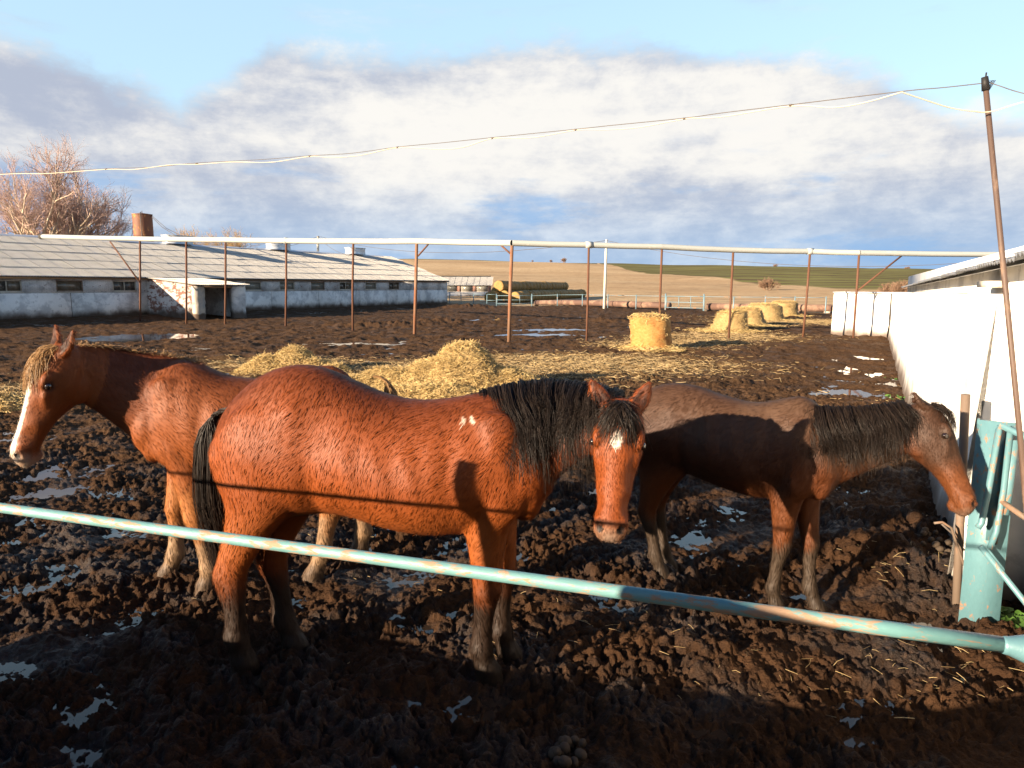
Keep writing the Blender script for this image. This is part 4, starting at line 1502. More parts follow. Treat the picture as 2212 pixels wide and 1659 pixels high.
class Horse:
    def __init__(self, label, loc, rz, trunk, hooves, anchors, poll, muzzle, face, neckspec, scale, legz, coat, voxel=0.0095, legw=1.3):
        self.root = empty('horse', loc, rz, label, 'horse')
        self.M = Matrix.Translation(Vector(loc)) @ Matrix.Rotation(rz, 4, 'Z')
        self.Mi = self.M.inverted()
        self.S = scale
        mb = MB()
        # trunk
        T = resample(trunk, 46)
        cx, sx = sup(36, 2.15)
        RG = []
        for x, zt, zb, hw in T:
            zc, hh = (zt + zb) / 2, (zt - zb) / 2
            zz = cx * hh
            # back narrower than the barrel
            taper = 1 - 0.20 * np.clip(cx, 0, 1) ** 1.5 - 0.10 * np.clip(-cx, 0, 1) ** 2
            RG.append(np.stack([np.full(36, x), sx * hw * taper, zc + zz - 0.05 * hh * (1 - cx ** 2)], 1))
        mb.rings(RG)
        self.trunk = T
        # legs
        self.hoofL = []
        for kind, (h, a) in zip('ffhh', zip(hooves, anchors)):
            hl = self.Mi @ Vector(h)
            self.hoofL.append(hl)
            tpl = np.array(FORE if kind == 'f' else HIND)
            zs = tpl[:, 1] * legz
            rows = []
            zt = zs[0]
            for (dx, f, rx, ry), z in zip(tpl, zs):
                t = np.clip(z / zt, 0, 1) ** 1.05
                lw = float(np.clip((.80 - f) / .25, 0, 1)) * (0.55 if f < .06 else 1)
                rows.append((hl.x + (a[0] - hl.x) * t + dx * scale, hl.y + (a[1] - hl.y) * t, z + (hl.z if z < 0.4 else hl.z * (1 - t)), rx * scale * (1 + (legw - 1) * lw), ry * scale * (1 + (legw - 1) * lw)))
            rows = resample(rows, 40)
            cc, ss = sup(20, 2.0)
            mb.rings([np.stack([x + cc * rx, y + ss * ry, np.full(20, z)], 1) for x, y, z, rx, ry in rows])
        # shoulder and thigh muscle
        for s_ in (-1, 1):
            mb.ellipsoid((anchors[0][0] + 0.03 * scale, s_ * (0.150 if neckspec.get('lean') else 0.155) * scale, 1.10 * legz), (.17 * scale, (.060 if neckspec.get('lean') else .075) * scale, .28 * scale))
            mb.ellipsoid((anchors[2][0] + 0.02 * scale, s_ * 0.165 * scale, 1.14 * legz), (.25 * scale, .10 * scale, .26 * scale))
            mb.ellipsoid((anchors[0][0] + 0.16 * scale, s_ * 0.080 * scale, 0.97 * legz), ((.06 if neckspec.get('lean') else .09) * scale, .080 * scale, .14 * scale))
        # head frame
        p, m = self.Mi @ Vector(poll), self.Mi @ Vector(muzzle)
        U = (m - p)
        self.HL = U.length
        U.normalize()
        f = self.Mi.to_3x3() @ Vector(face)
        Fv = (f - U * f.dot(U)).normalized()
        W = U.cross(Fv)
        self.p, self.U, self.Fv, self.W = [np.array(tuple(q)) for q in (p, U, Fv, W)]
        hs = neckspec.get('hs', self.HL / 0.63)
        self.hs = hs
        rows = resample(HEAD, 48)
        cc, ss = sup(28, 2.35)
        RG = []
        for u, vf, vb, hw in rows:
            vc, hv = (vf + vb) / 2, (vf - vb) / 2
            # nose bridge and jaw narrower than the middle
            k = 1 - (0.12 + 0.10 * sst(u, .30, .6) * (1 - sst(u, .8, .95))) * np.clip(cc, 0, 1) ** 2 - 0.42 * np.clip(-cc, 0, 1) ** 2 * sst(u, 0.0, .2)
            RG.append(self.hp(np.full(28, u * self.HL / hs), vc + cc * hv, ss * hw * k * (1.13 + .16 * sst(u, .35, .6) - .02 * sst(u, .7, .9))))
        mb.rings(RG)
        L = self.HL / hs
        for s_ in (-1, 1):
            R3 = np.stack([self.U, self.Fv, self.W], 1)
            mb.ellipsoid(self.hp1(.235 * L, .038, s_ * .097), np.array([.055, .026, .022]) * hs, M=R3)      # brow
            mb.ellipsoid(self.hp1(.34 * L, .008, s_ * .093), np.array([.06, .022, .016]) * hs, M=R3)         # lower lid / facial crest
            mb.ellipsoid(self.hp1(.90 * L, .020, s_ * .056), np.array([.042, .030, .021]) * hs, M=R3)       # nostril wing
            mb.ellipsoid(self.hp1(.26 * L, -.135, s_ * .066), np.array([.10, .085, .040]) * hs, M=R3)       # cheek
        mb.ellipsoid(self.hp1(.965 * L, -.045, 0), np.array([.032, .036, .044]) * hs, M=R3)
        mb.ellipsoid(self.hp1(.92 * L, -.082, 0), np.array([.035, .022, .034]) * hs, M=R3)                  # chin
        # ears
        self.ears = []
        for s_, tilt in zip((-1, 1), neckspec.get('ears', ((0.0, 0.35), (0.0, 0.35)))):
            b = self.hp1(-.015 * L, -.012, s_ * .070)
            d = -self.U * 1.0 + self.W * s_ * tilt[1] + self.Fv * tilt[0]
            d = d / np.linalg.norm(d)
            n = np.cross(d, self.Fv)
            n /= np.linalg.norm(n)
            q = np.cross(n, d)
            RG = []
            cc2, ss2 = sup(14, 2)
            el = neckspec.get('ear_len', .158) * hs
            for k, (t, wd, th) in enumerate([(-.15, .030, .030), (0, .036, .030), (.2, .042, .026), (.4, .043, .021), (.6, .036, .017), (.8, .023, .014), (.93, .012, .010), (1.0, .005, .005)]):
                c = b + d * el * t + q * (-0.010) * hs * math.sin(math.pi * max(t, 0))
                RG.append(c + (cc2[:, None] * n * wd + ss2[:, None] * q * th) * hs)
            mb.rings(RG)
            self.ears.append((b, d, el, n, q))
        # neck: from the shoulders to behind the cheeks
        nb = np.array(neckspec['base'])
        ne = self.hp1(.10 * L, -.085, 0)
        ctrl = nb + np.array(neckspec['ctrl'])
        ts = np.linspace(0, 1, 26)
        C = ((1 - ts) ** 2)[:, None] * nb + (2 * ts * (1 - ts))[:, None] * ctrl + (ts ** 2)[:, None] * ne
        tan = np.gradient(C, axis=0)
        tan /= np.linalg.norm(tan, axis=1)[:, None]
        up0 = np.array(neckspec.get('up0', (0, 0, 1.0)))
        up1 = np.array(neckspec.get('up1', tuple(-self.U * 0.55 - self.Fv * 0.55 + np.array([0, 0, .4]))))
        dep = np.interp(ts, [0, .25, .5, .75, 1], neckspec['depth'])
        wid = np.interp(ts, [0, .25, .5, .75, 1], neckspec['width'])
        RG = []
        self.neck = []
        cc, ss = sup(30, 2.0)
        for k in range(26):
            up = up0 * (1 - ts[k]) + up1 * ts[k]
            up = up - tan[k] * np.dot(up, tan[k])
            up /= np.linalg.norm(up)
            sd = np.cross(tan[k], up)
            w = wid[k] * (1 - 0.40 * np.clip(cc, 0, 1) ** 2 - 0.1 * np.clip(-cc, 0, 1) ** 2)
            RG.append(C[k] + cc[:, None] * up * dep[k] + (ss * w)[:, None] * sd)
            self.neck.append((C[k], up, sd, dep[k], wid[k]))
        mb.rings(RG)
        # one skin
        me = mb.mesh('horse_raw')
        tmp = bpy.data.objects.new('horse_raw', me)
        COL.objects.link(tmp)
        md = tmp.modifiers.new('r', 'REMESH')
        md.mode = 'VOXEL'
        md.voxel_size = voxel
        dg = bpy.context.evaluated_depsgraph_get()
        em = bpy.data.meshes.new_from_object(tmp.evaluated_get(dg))
        bpy.data.objects.remove(tmp)
        V = np.empty(len(em.vertices) * 3)
        em.vertices.foreach_get('co', V)
        V = V.reshape(-1, 3)
        E = np.empty(len(em.edges) * 2, dtype=np.int32)
        em.edges.foreach_get('vertices', E)
        E = E.reshape(-1, 2)
        n = len(V)
        deg = np.bincount(E.ravel(), minlength=n).astype(float)

        def lap(A):
            o = np.zeros_like(A)
            for c in range(A.shape[1]):
                o[:, c] = np.bincount(E[:, 0], A[E[:, 1], c], n) + np.bincount(E[:, 1], A[E[:, 0], c], n)
            return o / deg[:, None]
        hu, hv, hw_ = self.hc(V)
        inhead = (hu > -.30 * L) & (hu < 1.1 * L) & (np.abs(hw_) < .16) & (hv > -.24) & (hv < .14)
        low = np.clip((V[:, 2] - 0.45) / 0.2, 0.25, 1)
        wgt = np.where(inhead & (hu < 1.1 * L), np.where(hu < .02 * L, .12, 0.22), 1.0) * low
        for it in range(16):
            V = V + (lap(V) - V) * (0.55 * wgt)[:, None]
        # local sculpting: nostrils, eye sockets, mouth line
        def dent(c, r, vec, amt):
            nonlocal V
            d = np.linalg.norm(V - c, axis=1) / r
            g = np.clip(1 - d * d, 0, 1) ** 2
            V = V + g[:, None] * np.asarray(vec) * amt
        self.nost = []
        for s_ in (-1, 1):
            c = self.hp1(.935 * L, .040, s_ * .058)
            ov = V - c
            dn = np.sqrt((ov @ self.U / (.030 * hs)) ** 2 + (ov @ self.Fv / (.026 * hs)) ** 2 + (ov @ self.W / (.021 * hs)) ** 2)
            self.nost.append(np.clip((1.25 - dn) / .5, 0, 1))
            dent(c, .034 * hs, -self.W * s_ - self.Fv * .5 - self.U * .3, .026 * hs)
            dent(self.hp1(.285 * L, .016, s_ * .115), .026 * hs, -self.W * s_, .004 * hs)
            dent(self.hp1(.52 * L, .02, s_ * .09), .09 * hs, -self.W * s_, .012 * hs)
            dent(self.hp1(.17 * L, .05, s_ * .085), .05 * hs, -self.W * s_ - self.Fv * .4, .010 * hs)
            dent(self.hp1(.45 * L, .0, s_ * .088), .035 * hs, self.W * s_, .007 * hs)
            dent(self.hp1(.74 * L, .02, s_ * .08), .07 * hs, -self.W * s_, .014 * hs)
            for q in np.linspace(.80, 1.0, 9):
                dent(self.hp1(q * L, -.040 - .01 * (q - .8), s_ * .066 * (1 - (q - .8) * 1.5)), .016 * hs, -self.W * s_, .006 * hs)
        # ear cups
        for (b, d, el, nn, q) in self.ears:
            for t in np.linspace(.12, .7, 7):
                dent(b + d * el * t + q * .012 * hs, .026 * hs * (1.1 - t), -q, .006 * hs)
        # muscle relief: flank hollow, hip point, groove behind the shoulder, stifle fold
        ax, hx = anchors[0][0], anchors[2][0]
        for (x_, z_, rx_, rz_, am) in [(hx + .30 * scale, 1.27 * legz, .11, .15, -.024), (hx + .17 * scale, 1.38 * legz, .06, .06, .014), (ax - .17 * scale, 1.10 * legz, .06, .24, -.016), (hx + .25 * scale, .96 * legz, .05, .17, -.024),
                                       (hx - .02 * scale, 1.18 * legz, .10, .12, .012), (hx - .20 * scale, 1.02 * legz, .035, .18, -.012), (ax + .02 * scale, 1.22 * legz, .05, .20, .010), (ax + .13 * scale, 1.18 * legz, .035, .22, -.012), (ax + .02 * scale, .92 * legz, .06, .09, .010)]:
            g = np.exp(-(((V[:, 0] - x_) / (rx_ * scale)) ** 2 + ((V[:, 2] - z_) / (rz_ * scale)) ** 2))
            V[:, 1] += np.sign(V[:, 1]) * am * scale * g * sst(np.abs(V[:, 1]), .05, .12) * (~inhead)
        # gentle rib relief
        V[:, 1] += np.sign(V[:, 1]) * 0.004 * np.sin(V[:, 0] * 42 + V[:, 2] * 9) * sst(V[:, 0], -.25, 0) * (1 - sst(V[:, 0], .25, .42)) * sst(V[:, 2], .85, 1.0) * (1 - sst(V[:, 2], 1.15, 1.3))
        em.vertices.foreach_set('co', V.ravel())
        em.polygons.foreach_set('use_smooth', np.ones(len(em.polygons), dtype=bool))
        em.update()
        self.V = V
        hu, hv, hw_ = self.hc(V)
        C4 = coat(self, V, hu / L, hv, hw_, inhead)
        for c in self.nost:
            g = c[:, None]
            C4 = C4 * (1 - g) + np.array([.012, .008, .007]) * g
        for (b, d, el, nn, q) in self.ears:
            r_ = V - b
            t = r_ @ d / el
            g = (sst(t, -.05, .2) * (1 - sst(t, .85, 1.0)) * sst(r_ @ q, -.002, .008) * (np.abs(r_ @ nn) < .03 * hs) * (np.linalg.norm(r_, axis=1) < el * 1.1))[:, None]
            C4 = C4 * (1 - .9 * g) + np.array([.020, .010, .007]) * .9 * g
        set_col(em, 'Col', C4)
        fl = em.attributes.new('Flow', 'FLOAT_VECTOR', 'POINT')
        X, Y, Z = V.T
        al, ac = .50 * X + .866 * Z, .866 * X - .50 * Z
        fl.data.foreach_set('vector', np.stack([ac, al, Y], 1).astype(np.float32).ravel())
        em.name = 'body'
        self.C4 = C4
        self.body_mesh = em
        # eyes
        for s_ in (-1, 1):
            MB().ellipsoid(self.hp1(.285 * L, .018, s_ * .109), (.0195 * hs,) * 3, 16, 10).obj('eye', 'eye', self.root, True)

    def hp(self, u, v, w):
        hs = self.hs
        return self.p + (np.outer(u, self.U) + np.outer(v, self.Fv) + np.outer(w, self.W)) * hs

    def hp1(self, u, v, w):
        return self.p + (u * self.U + v * self.Fv + w * self.W) * self.hs

    def hc(self, V):
        D = (V - self.p) / self.hs
        return D @ self.U, D @ self.Fv, D @ self.W

    def finish(self, mat, nhair=105000, ln=.030, wd=.0024):
        self.body = obj_from('body', self.body_mesh, mat, self.root)
        me = self.body_mesh
        n = len(me.vertices)
        N = np.empty(n * 3)
        me.vertices.foreach_get('normal', N)
        N = N.reshape(-1, 3)
        V, C = self.V, self.C4
        hu, hv, hw = self.hc(V)
        Lh = self.HL / self.hs
        hv_i = np.nonzero((hu > -.1 * Lh) & (hu < 1.1 * Lh) & (np.abs(hw) < .15) & (hv > -.22) & (hv < .12))[0]
        i = RNG.integers(0, n, nhair)
        i[:22000] = hv_i[RNG.integers(0, len(hv_i), 22000)]
        p, nn, c = V[i] + RNG.normal(size=(nhair, 3)) * .004, N[i], C[i]
        L = self.HL / self.hs
        hu, hv, hw = self.hc(p)
        inh = (hu > -.1 * L) & (hu < 1.1 * L) & (np.abs(hw) < .15) & (hv > -.22) & (hv < .12)
        fl = np.tile(np.array([-.55, 0, -.83]), (nhair, 1))
        fl[p[:, 2] < .62] = (-.05, 0, -1)
        fl[(p[:, 0] < -.35) & (p[:, 2] > .62)] = (-.35, 0, -.94)
        fl[inh] = self.U * .9
        k = 6.0
        sw = .55 * perlin(p[:, 0] * 3.1 + p[:, 1] * 2, p[:, 2] * 3.1 + 4, 201) + .25 * perlin(p[:, 0] * 11, p[:, 2] * 11 + p[:, 1] * 7, 203)
        sx = np.cross(nn, fl)
        fl = fl + sx * sw[:, None] * 1.4
        d = fl - nn * (fl * nn).sum(1, keepdims=True)
        d /= np.linalg.norm(d, axis=1, keepdims=True) + 1e-9
        s = np.cross(nn, d)
        long_ = np.where(p[:, 2] < .5, 1.25, 1.0) * np.where(inh, .45, 1.0)
        l = (ln * RNG.uniform(.5, 1.3, nhair) * long_)[:, None]
        w = (wd * RNG.uniform(.5, 1.2, nhair) * np.where(inh, .6, 1))[:, None]
        lift = RNG.uniform(.0, .045, nhair)[:, None]
        a = p - nn * .001
        T = np.stack([a - s * w * .5, a + s * w * .5, a + d * l * .55 + nn * l * lift * .8 + s * w * .55, a + d * l * .55 + nn * l * lift * .8 - s * w * .55, a + d * l + nn * l * lift * .7], 1).reshape(-1, 3)
        b = (np.arange(nhair) * 5)[:, None]
        hm = mesh_np('coat_hair', T, [b + np.array([[3, 2, 1, 0]]), b + np.array([[4, 2, 3]])], True)
        gn = np.cross(d + nn * lift * .7, s)
        gn /= np.linalg.norm(gn, axis=1, keepdims=True) + 1e-9
        gn *= np.sign((gn * nn).sum(1, keepdims=True))
        side = np.stack([-s, s, s, -s, s * 0], 1) * .45
        cn = (nn * .75 + gn * .25)[:, None, :] + side
        cn /= np.linalg.norm(cn, axis=2, keepdims=True)
        hm.normals_split_custom_set_from_vertices(cn.reshape(-1, 3))
        set_col(hm, 'Col', np.repeat(c, 5, 0))
        o = obj_from('coat_hair', hm, 'coat_hair', self.root)
        o['kind'] = 'stuff'
        return self.body

    # hair -----------------------------------------------------------
    def neckpt(self, s):
        k = s * 25
        i = int(min(k, 24))
        f = k - i
        a, b = self.neck[i], self.neck[i + 1]
        return [a[q] * (1 - f) + b[q] * f for q in range(5)]

    def mane(self, n, side, s0, s1, length, mat, r=(.0012, .0005), spread=0.02, K=9, lift=0.02, name='mane', droop=1.0):
        P = []
        for _ in range(n):
            s = RNG.uniform(s0, s1)
            c, up, sd, hh, hw = self.neckpt(s)
            sd = sd * side
            ln = length(s) * RNG.uniform(.72, 1.12)
            off = RNG.uniform(.004, .022)
            lk = np.random.default_rng(int(s * 46) + 900).normal(size=3)
            j = RNG.normal(size=3) * spread * .6 + lk * spread * 1.1
            ln = ln * (1 + .16 * lk[0])
            root = c + up * (hh - .008) + sd * RNG.normal() * .012
            q1 = c + up * (hh + lift * RNG.uniform(.4, 1.2)) + sd * (hw * .30) + j * .2
            q2 = c + up * hh * .62 + sd * (hw * .92 + off) + j * .5
            q3 = c + up * hh * .15 + sd * (hw * 1.06 + off) + j * .9
            ctl = [root, q1, q2, q3]
            used = sum(np.linalg.norm(ctl[i + 1] - ctl[i]) for i in range(3))
            rest = max(ln - used, .02)
            ctl.append(q3 + np.array([0, 0, -1.0]) * rest * droop + j * 1.3 + sd * .01)
            pts = resample(ctl, K)
            if ln < used:
                f = ln / used
                pts = resample(ctl, 40)[:max(3, int(40 * f))]
                pts = resample(pts, K)
            pts = pts + np.cumsum(RNG.normal(size=(K, 3)) * .0022, 0)
            P.append(pts)
        return strands(P, r[0], r[1], name, mat, self.root)

    def crest(self, n, s0, s1, ln, mat, lean=0.3, name='crest_hair'):
        P = []
        for _ in range(n):
            s = RNG.uniform(s0, s1)
            c, up, sd, hh, hw = self.neckpt(s)
            root = c + up * (hh - .01) + sd * RNG.normal() * .014
            d = up + sd * RNG.normal() * .45 + RNG.normal(size=3) * .25 + np.array([-lean, 0, 0])
            d /= np.linalg.norm(d)
            l = ln * RNG.uniform(.5, 1.2)
            t = np.linspace(0, 1, 6)[:, None]
            P.append(root + d * l * t + np.array([0, 0, -1]) * (l * .6 * t ** 2) + sd * RNG.normal() * l * .4 * t ** 2)
        return strands(P, .0013, .0004, name, mat, self.root)

    def forelock(self, n, ln, mat, wide=.05, part=0.0, K=9):
        P = []
        L = self.HL / self.hs
        for _ in range(n):
            w0 = RNG.normal() * .022
            u0 = RNG.uniform(-.06, .04) * L
            l = ln * RNG.uniform(.35, 1.15)
            side = 1 if RNG.uniform() < .5 else -1
            wd = RNG.normal() * wide * .45 + part + side * wide
            wd = side * max(side * wd, wide * .55)
            u = np.linspace(0, 1, 5)
            pu = u0 + l * u ** 1.15
            fr = np.interp(pu / L, [-.1, .0, .1, .2, .3, .5], [.0, .045, .066, .076, .078, .07])
            pw = w0 + wd * u ** .8
            pv = fr - np.abs(pw) ** 2 * 5 + .012 + .022 * np.sin(np.pi * u) * RNG.uniform(.2, 1.1)
            pv[0] = .02
            pts = resample(self.hp(pu, pv, pw), K)
            P.append(pts + np.cumsum(RNG.normal(size=(K, 3)) * .002, 0))
        return strands(P, .0015, .0005, 'forelock', mat, self.root)

    def tail(self, n, dock, ln, mat, K=11, out=.10, wid=.05):
        P = []
        dock = np.array(dock)
        for _ in range(n):
            r = np.sqrt(RNG.uniform()) * wid
            a = RNG.uniform(0, 2 * np.pi)
            s = RNG.uniform(0, .55) ** 1.2
            l = ln * RNG.uniform(.72, 1.06)
            ctl = [dock + np.array([0.03, r * .3 * math.cos(a), .0]), dock + np.array([-.05, r * .5 * math.cos(a), -.03]),
                   dock + np.array([-out * .8, r * math.cos(a), -.16]) + np.array([r * math.sin(a), 0, 0]),
                   dock + np.array([-out * .85 + r * 1.1 * math.sin(a), r * 1.3 * math.cos(a), -.45]),
                   dock + np.array([-out * .6 + r * 1.0 * math.sin(a), r * 1.1 * math.cos(a), -l * .8]),
                   dock + np.array([-out * .5 + r * .8 * math.sin(a), r * .8 * math.cos(a), -l])]
            pts = resample(ctl, 30)
            st = int(s * 12)
            pts = resample(pts[st:], K)
            P.append(pts + np.cumsum(RNG.normal(size=(K, 3)) * .003, 0))
        return strands(P, .0020, .0008, 'tail', mat, self.root)


def cmix(C, g, col):
    g = np.clip(g, 0, 1)[:, None]
    return C * (1 - g) + np.asarray(col, float) * g


def n3(V, s, seed):
    return fbm(V[:, 0] * s + V[:, 1] * s * .7, V[:, 2] * s - V[:, 1] * s * .6, 3, seed)


# ---- bay horse in the middle, head turned to the viewer
def coat_bay(h, V, u, v, w, inh):
    X, Y, Z = V.T
    C = np.tile(np.array([.178, .040, .0066]), (len(V), 1))
    nz = n3(V, 5, 101)
    top = np.interp(X, h.trunk[:, 0], h.trunk[:, 1])
    body = ~inh
    C = cmix(C, body * sst(Z - top, -.22, .0) * .55, (.045, .011, .004))
    C = cmix(C, body * sst(Z, 1.0, .72) * sst(Z, .35, .75) * .55, (.235, .068, .0135))
    C = cmix(C, body * sst(Z + .06 * nz, .62, .34), (.020, .0105, .0062))
    C = cmix(C, body * sst(Z + .05 * nz, .20, .05) * .7, (.014, .009, .006))
    C = cmix(C, inh * sst(u, .84, 1.0) * .75, (.20, .12, .075))
    C = cmix(C, inh * sst(u, .9, 1.02) * sst(np.abs(w), .05, .01) * .6, (.30, .22, .17))
    star = np.hypot((u - .265) / .075, (w - .006) / .026) + .25 * n3(V, 40, 103)
    C = cmix(C, inh * (v > .03) * sst(star, 1.05, .75), (.62, .57, .50))
    # rub mark behind the withers
    m = np.minimum(np.hypot((X - .485 + .4 * (Z - 1.335)) / .016, (Z - 1.335) / .024), np.hypot((X - .525 + .5 * (Z - 1.335)) / .018, (Z - 1.338) / .026)) + .25 * n3(V, 45, 105)
    C = cmix(C, (Y < 0) * body * sst(m, .75, .45) * .7, (.55, .47, .38))
    for s_ in (-1, 1):
        e = np.hypot((u - .285) / .045, (v - .016) / .022)
        C = cmix(C, inh * (np.abs(w) > .05) * sst(e, 1.3, .8) * .7, (.05, .022, .012))
    return C


TR_BAY = [(-.80, 1.20, .98, .06), (-.765, 1.31, .89, .14), (-.68, 1.415, .84, .215), (-.55, 1.515, .81, .265), (-.40, 1.565, .80, .285), (-.25, 1.555, .82, .29), (-.10, 1.495, .81, .30), (.06, 1.43, .765, .31), (.22, 1.40, .735, .315),
          (.38, 1.41, .735, .305), (.52, 1.435, .76, .275), (.64, 1.44, .80, .235), (.75, 1.38, .85, .215), (.84, 1.26, .90, .175), (.90, 1.15, .97, .10)]
hz = -0.02
bay = Horse('glossy bay horse with black mane, face turned outwards, small white star on its forehead', (-.69, 3.375, 0), math.atan2(-.11, 1.18), TR_BAY,
            [(-.045, 3.43, hz), (-.155, 3.26, hz), (-1.17, 3.52, hz), (-1.375, 3.33, hz)],
            [(.60, .13), (.60, -.13), (-.50, .13), (-.50, -.13)],
            (.490, 3.08, 1.405), (.425, 2.90, .865), (-.16, -1, .12),
            dict(base=(.62, 0, 1.14), ctrl=(.34, 0, .20), depth=[.30, .255, .205, .165, .13], width=[.165, .125, .098, .085, .078], hs=.97, ears=((.10, .42), (.10, .70)), ear_len=.145), 1.03, 1.0, coat_bay)
bay.finish('coat_bay')
bay.mane(5200, -1 if bay.neck[10][2][1] > 0 else 1, .10, .97, lambda s: .47 - .10 * abs(s - .4), 'hair_black')
bay.crest(900, .02, .98, .085, 'hair_black', .5)
bay.forelock(430, .175, 'hair_black', .068, .0)
bay.tail(1700, (-.755, 0, 1.335), .80, 'hair_black', out=.08, wid=.088)


# ---- chestnut on the left, seen from its near shoulder
def coat_ch(h, V, u, v, w, inh):
    X, Y, Z = V.T
    C = np.tile(np.array([.180, .048, .0105]), (len(V), 1))
    nz = n3(V, 5, 111)
    body = ~inh
    top = np.interp(X, h.trunk[:, 0], h.trunk[:, 1])
    C = cmix(C, body * sst(Z - top, -.2, 0) * .5, (.065, .017, .006))
    C = cmix(C, body * (X > .6) * sst(Z, 1.0, 1.25) * .45, (.090, .021, .0065))
    C = cmix(C, body * sst(Z + .05 * nz, .80, .60), (.25, .092, .025))
    C = cmix(C, body * sst(Z + .08 * nz, .50, .30), (.20, .125, .07))
    C = cmix(C, body * sst(Z + .05 * nz, .16, .04), (.075, .048, .030))
    bl = np.abs(w) - (.026 + .016 * sst(u, .75, .95)) + .008 * n3(V, 30, 113)
    C = cmix(C, inh * (v > .01) * sst(u, .10, .16) * sst(bl, .008, -.006), (.62, .58, .52))
    C = cmix(C, inh * sst(u, .86, .95) * .8, (.38, .27, .19))
    C = cmix(C, inh * sst(u, .93, 1.0) * (v < -.01) * .8, (.45, .37, .29))
    e = np.hypot((u - .285) / .05, (v - .016) / .026)
    C = cmix(C, inh * (np.abs(w) > .05) * sst(e, 1.4, .8) * .75, (.06, .025, .014))
    return C


TR_CH = [(-.80, 1.15, .98, .06), (-.765, 1.23, .89, .14), (-.68, 1.31, .84, .215), (-.55, 1.36, .81, .265), (-.40, 1.375, .80, .285), (-.25, 1.37, .81, .29), (-.10, 1.36, .79, .30), (.06, 1.36, .755, .31), (.22, 1.39, .735, .31),
         (.36, 1.455, .745, .29), (.47, 1.49, .78, .255), (.56, 1.47, .82, .23), (.66, 1.38, .86, .205), (.74, 1.25, .90, .165), (.79, 1.13, .97, .09)]
ch = Horse('chestnut horse facing left with flaxen forelock and long white blaze', (-1.615, 4.44, 0), math.atan2(-.14, -.98), [(q[0] * (.80 if q[0] < 0 else 1), q[1] - (.05 if q[0] < -.3 else 0), q[2], q[3]) for q in TR_CH],
           [(-1.93, 4.26, hz), (-2.30, 4.47, hz), (-1.34, 4.45, hz), (-1.12, 4.90, hz)],
           [(.50, .13), (.50, -.13), (-.38, .13), (-.38, -.13)],
           (-2.67, 4.05, 1.565), (-2.86, 3.92, .94), (-.64, -.76, .1),
           dict(base=(.50, 0, 1.17), ctrl=(.36, .02, .20), lean=True, depth=[.33, .28, .225, .185, .14], width=[.205, .155, .112, .09, .08], ears=((.10, .50), (.10, .55))), 1.03, 1.02, coat_ch)
ch.finish('coat_chestnut')
_sd = 1 if ch.neck[10][2][1] > 0 else -1
ch.mane(700, -_sd, .1, .98, lambda s: .30, 'hair_flaxen')
ch.crest(700, .05, .98, .065, 'hair_flaxen', .3)
ch.crest(500, .0, .9, .045, 'hair_brown', .3)
ch.forelock(520, .22, 'hair_flaxen', .045, 0.0)
ch.tail(300, (-.74, 0, 1.36), .80, 'hair_flaxen')


# ---- dark bay on the right, nose at the gate post
def coat_dk(h, V, u, v, w, inh):
    X, Y, Z = V.T
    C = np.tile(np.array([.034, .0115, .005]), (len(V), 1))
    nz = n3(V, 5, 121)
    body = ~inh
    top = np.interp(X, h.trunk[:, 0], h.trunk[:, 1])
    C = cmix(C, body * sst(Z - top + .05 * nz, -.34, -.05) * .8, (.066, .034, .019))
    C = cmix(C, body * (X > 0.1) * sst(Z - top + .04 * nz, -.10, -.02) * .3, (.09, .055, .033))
    C = cmix(C, body * sst(Z + .04 * nz, .86, .66), (.085, .026, .0075))
    C = cmix(C, body * sst(Z + .07 * nz, .50, .36), (.040, .027, .018))
    C = cmix(C, body * sst(Z + .05 * nz, .18, .06), (.030, .020, .013))
    C = cmix(C, body * (X > .45) * sst(Z, 1.05, .85) * sst(Z, .5, .68) * .7, (.095, .028, .008))
    C = cmix(C, inh * 1.0, (.042, .019, .010))
    C = cmix(C, inh * sst(u, .45, .70), (.105, .033, .0095))
    C = cmix(C, inh * sst(v, -.10, -.17) * .8, (.085, .026, .0075))
    C = cmix(C, inh * sst(u, .93, 1.0) * .7, (.13, .085, .06))
    C = cmix(C, inh * (v > .02) * sst(np.hypot((u - .18) / .09, w / .045) + .4 * n3(V, 40, 123), 1.0, .6), (.36, .22, .085))
    e = np.hypot((u - .285) / .05, (v - .016) / .026)
    C = cmix(C, inh * (np.abs(w) > .05) * sst(e, 1.4, .8) * .7, (.03, .016, .010))
    return C


TR_DK = [(-.70, 1.06, .90, .05), (-.67, 1.14, .80, .12), (-.60, 1.225, .76, .185), (-.49, 1.29, .735, .235), (-.36, 1.325, .74, .25), (-.22, 1.32, .745, .255), (-.08, 1.285, .715, .265), (.06, 1.255, .685, .27), (.18, 1.25, .67, .265),
         (.29, 1.275, .675, .245), (.39, 1.305, .70, .215), (.48, 1.30, .735, .195), (.57, 1.22, .77, .18), (.64, 1.11, .80, .145), (.685, 1.02, .86, .08)]
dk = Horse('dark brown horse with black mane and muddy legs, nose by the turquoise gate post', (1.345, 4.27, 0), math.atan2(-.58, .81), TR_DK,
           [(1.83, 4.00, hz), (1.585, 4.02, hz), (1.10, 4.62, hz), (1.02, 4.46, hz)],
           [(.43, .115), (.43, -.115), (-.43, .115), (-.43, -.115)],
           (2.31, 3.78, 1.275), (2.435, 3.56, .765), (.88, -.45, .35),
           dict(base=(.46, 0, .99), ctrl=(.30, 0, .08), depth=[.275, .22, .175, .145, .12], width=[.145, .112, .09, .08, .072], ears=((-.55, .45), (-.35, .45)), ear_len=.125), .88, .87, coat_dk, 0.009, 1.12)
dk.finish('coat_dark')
_sd = 1 if dk.neck[10][2][1] < 0 else -1
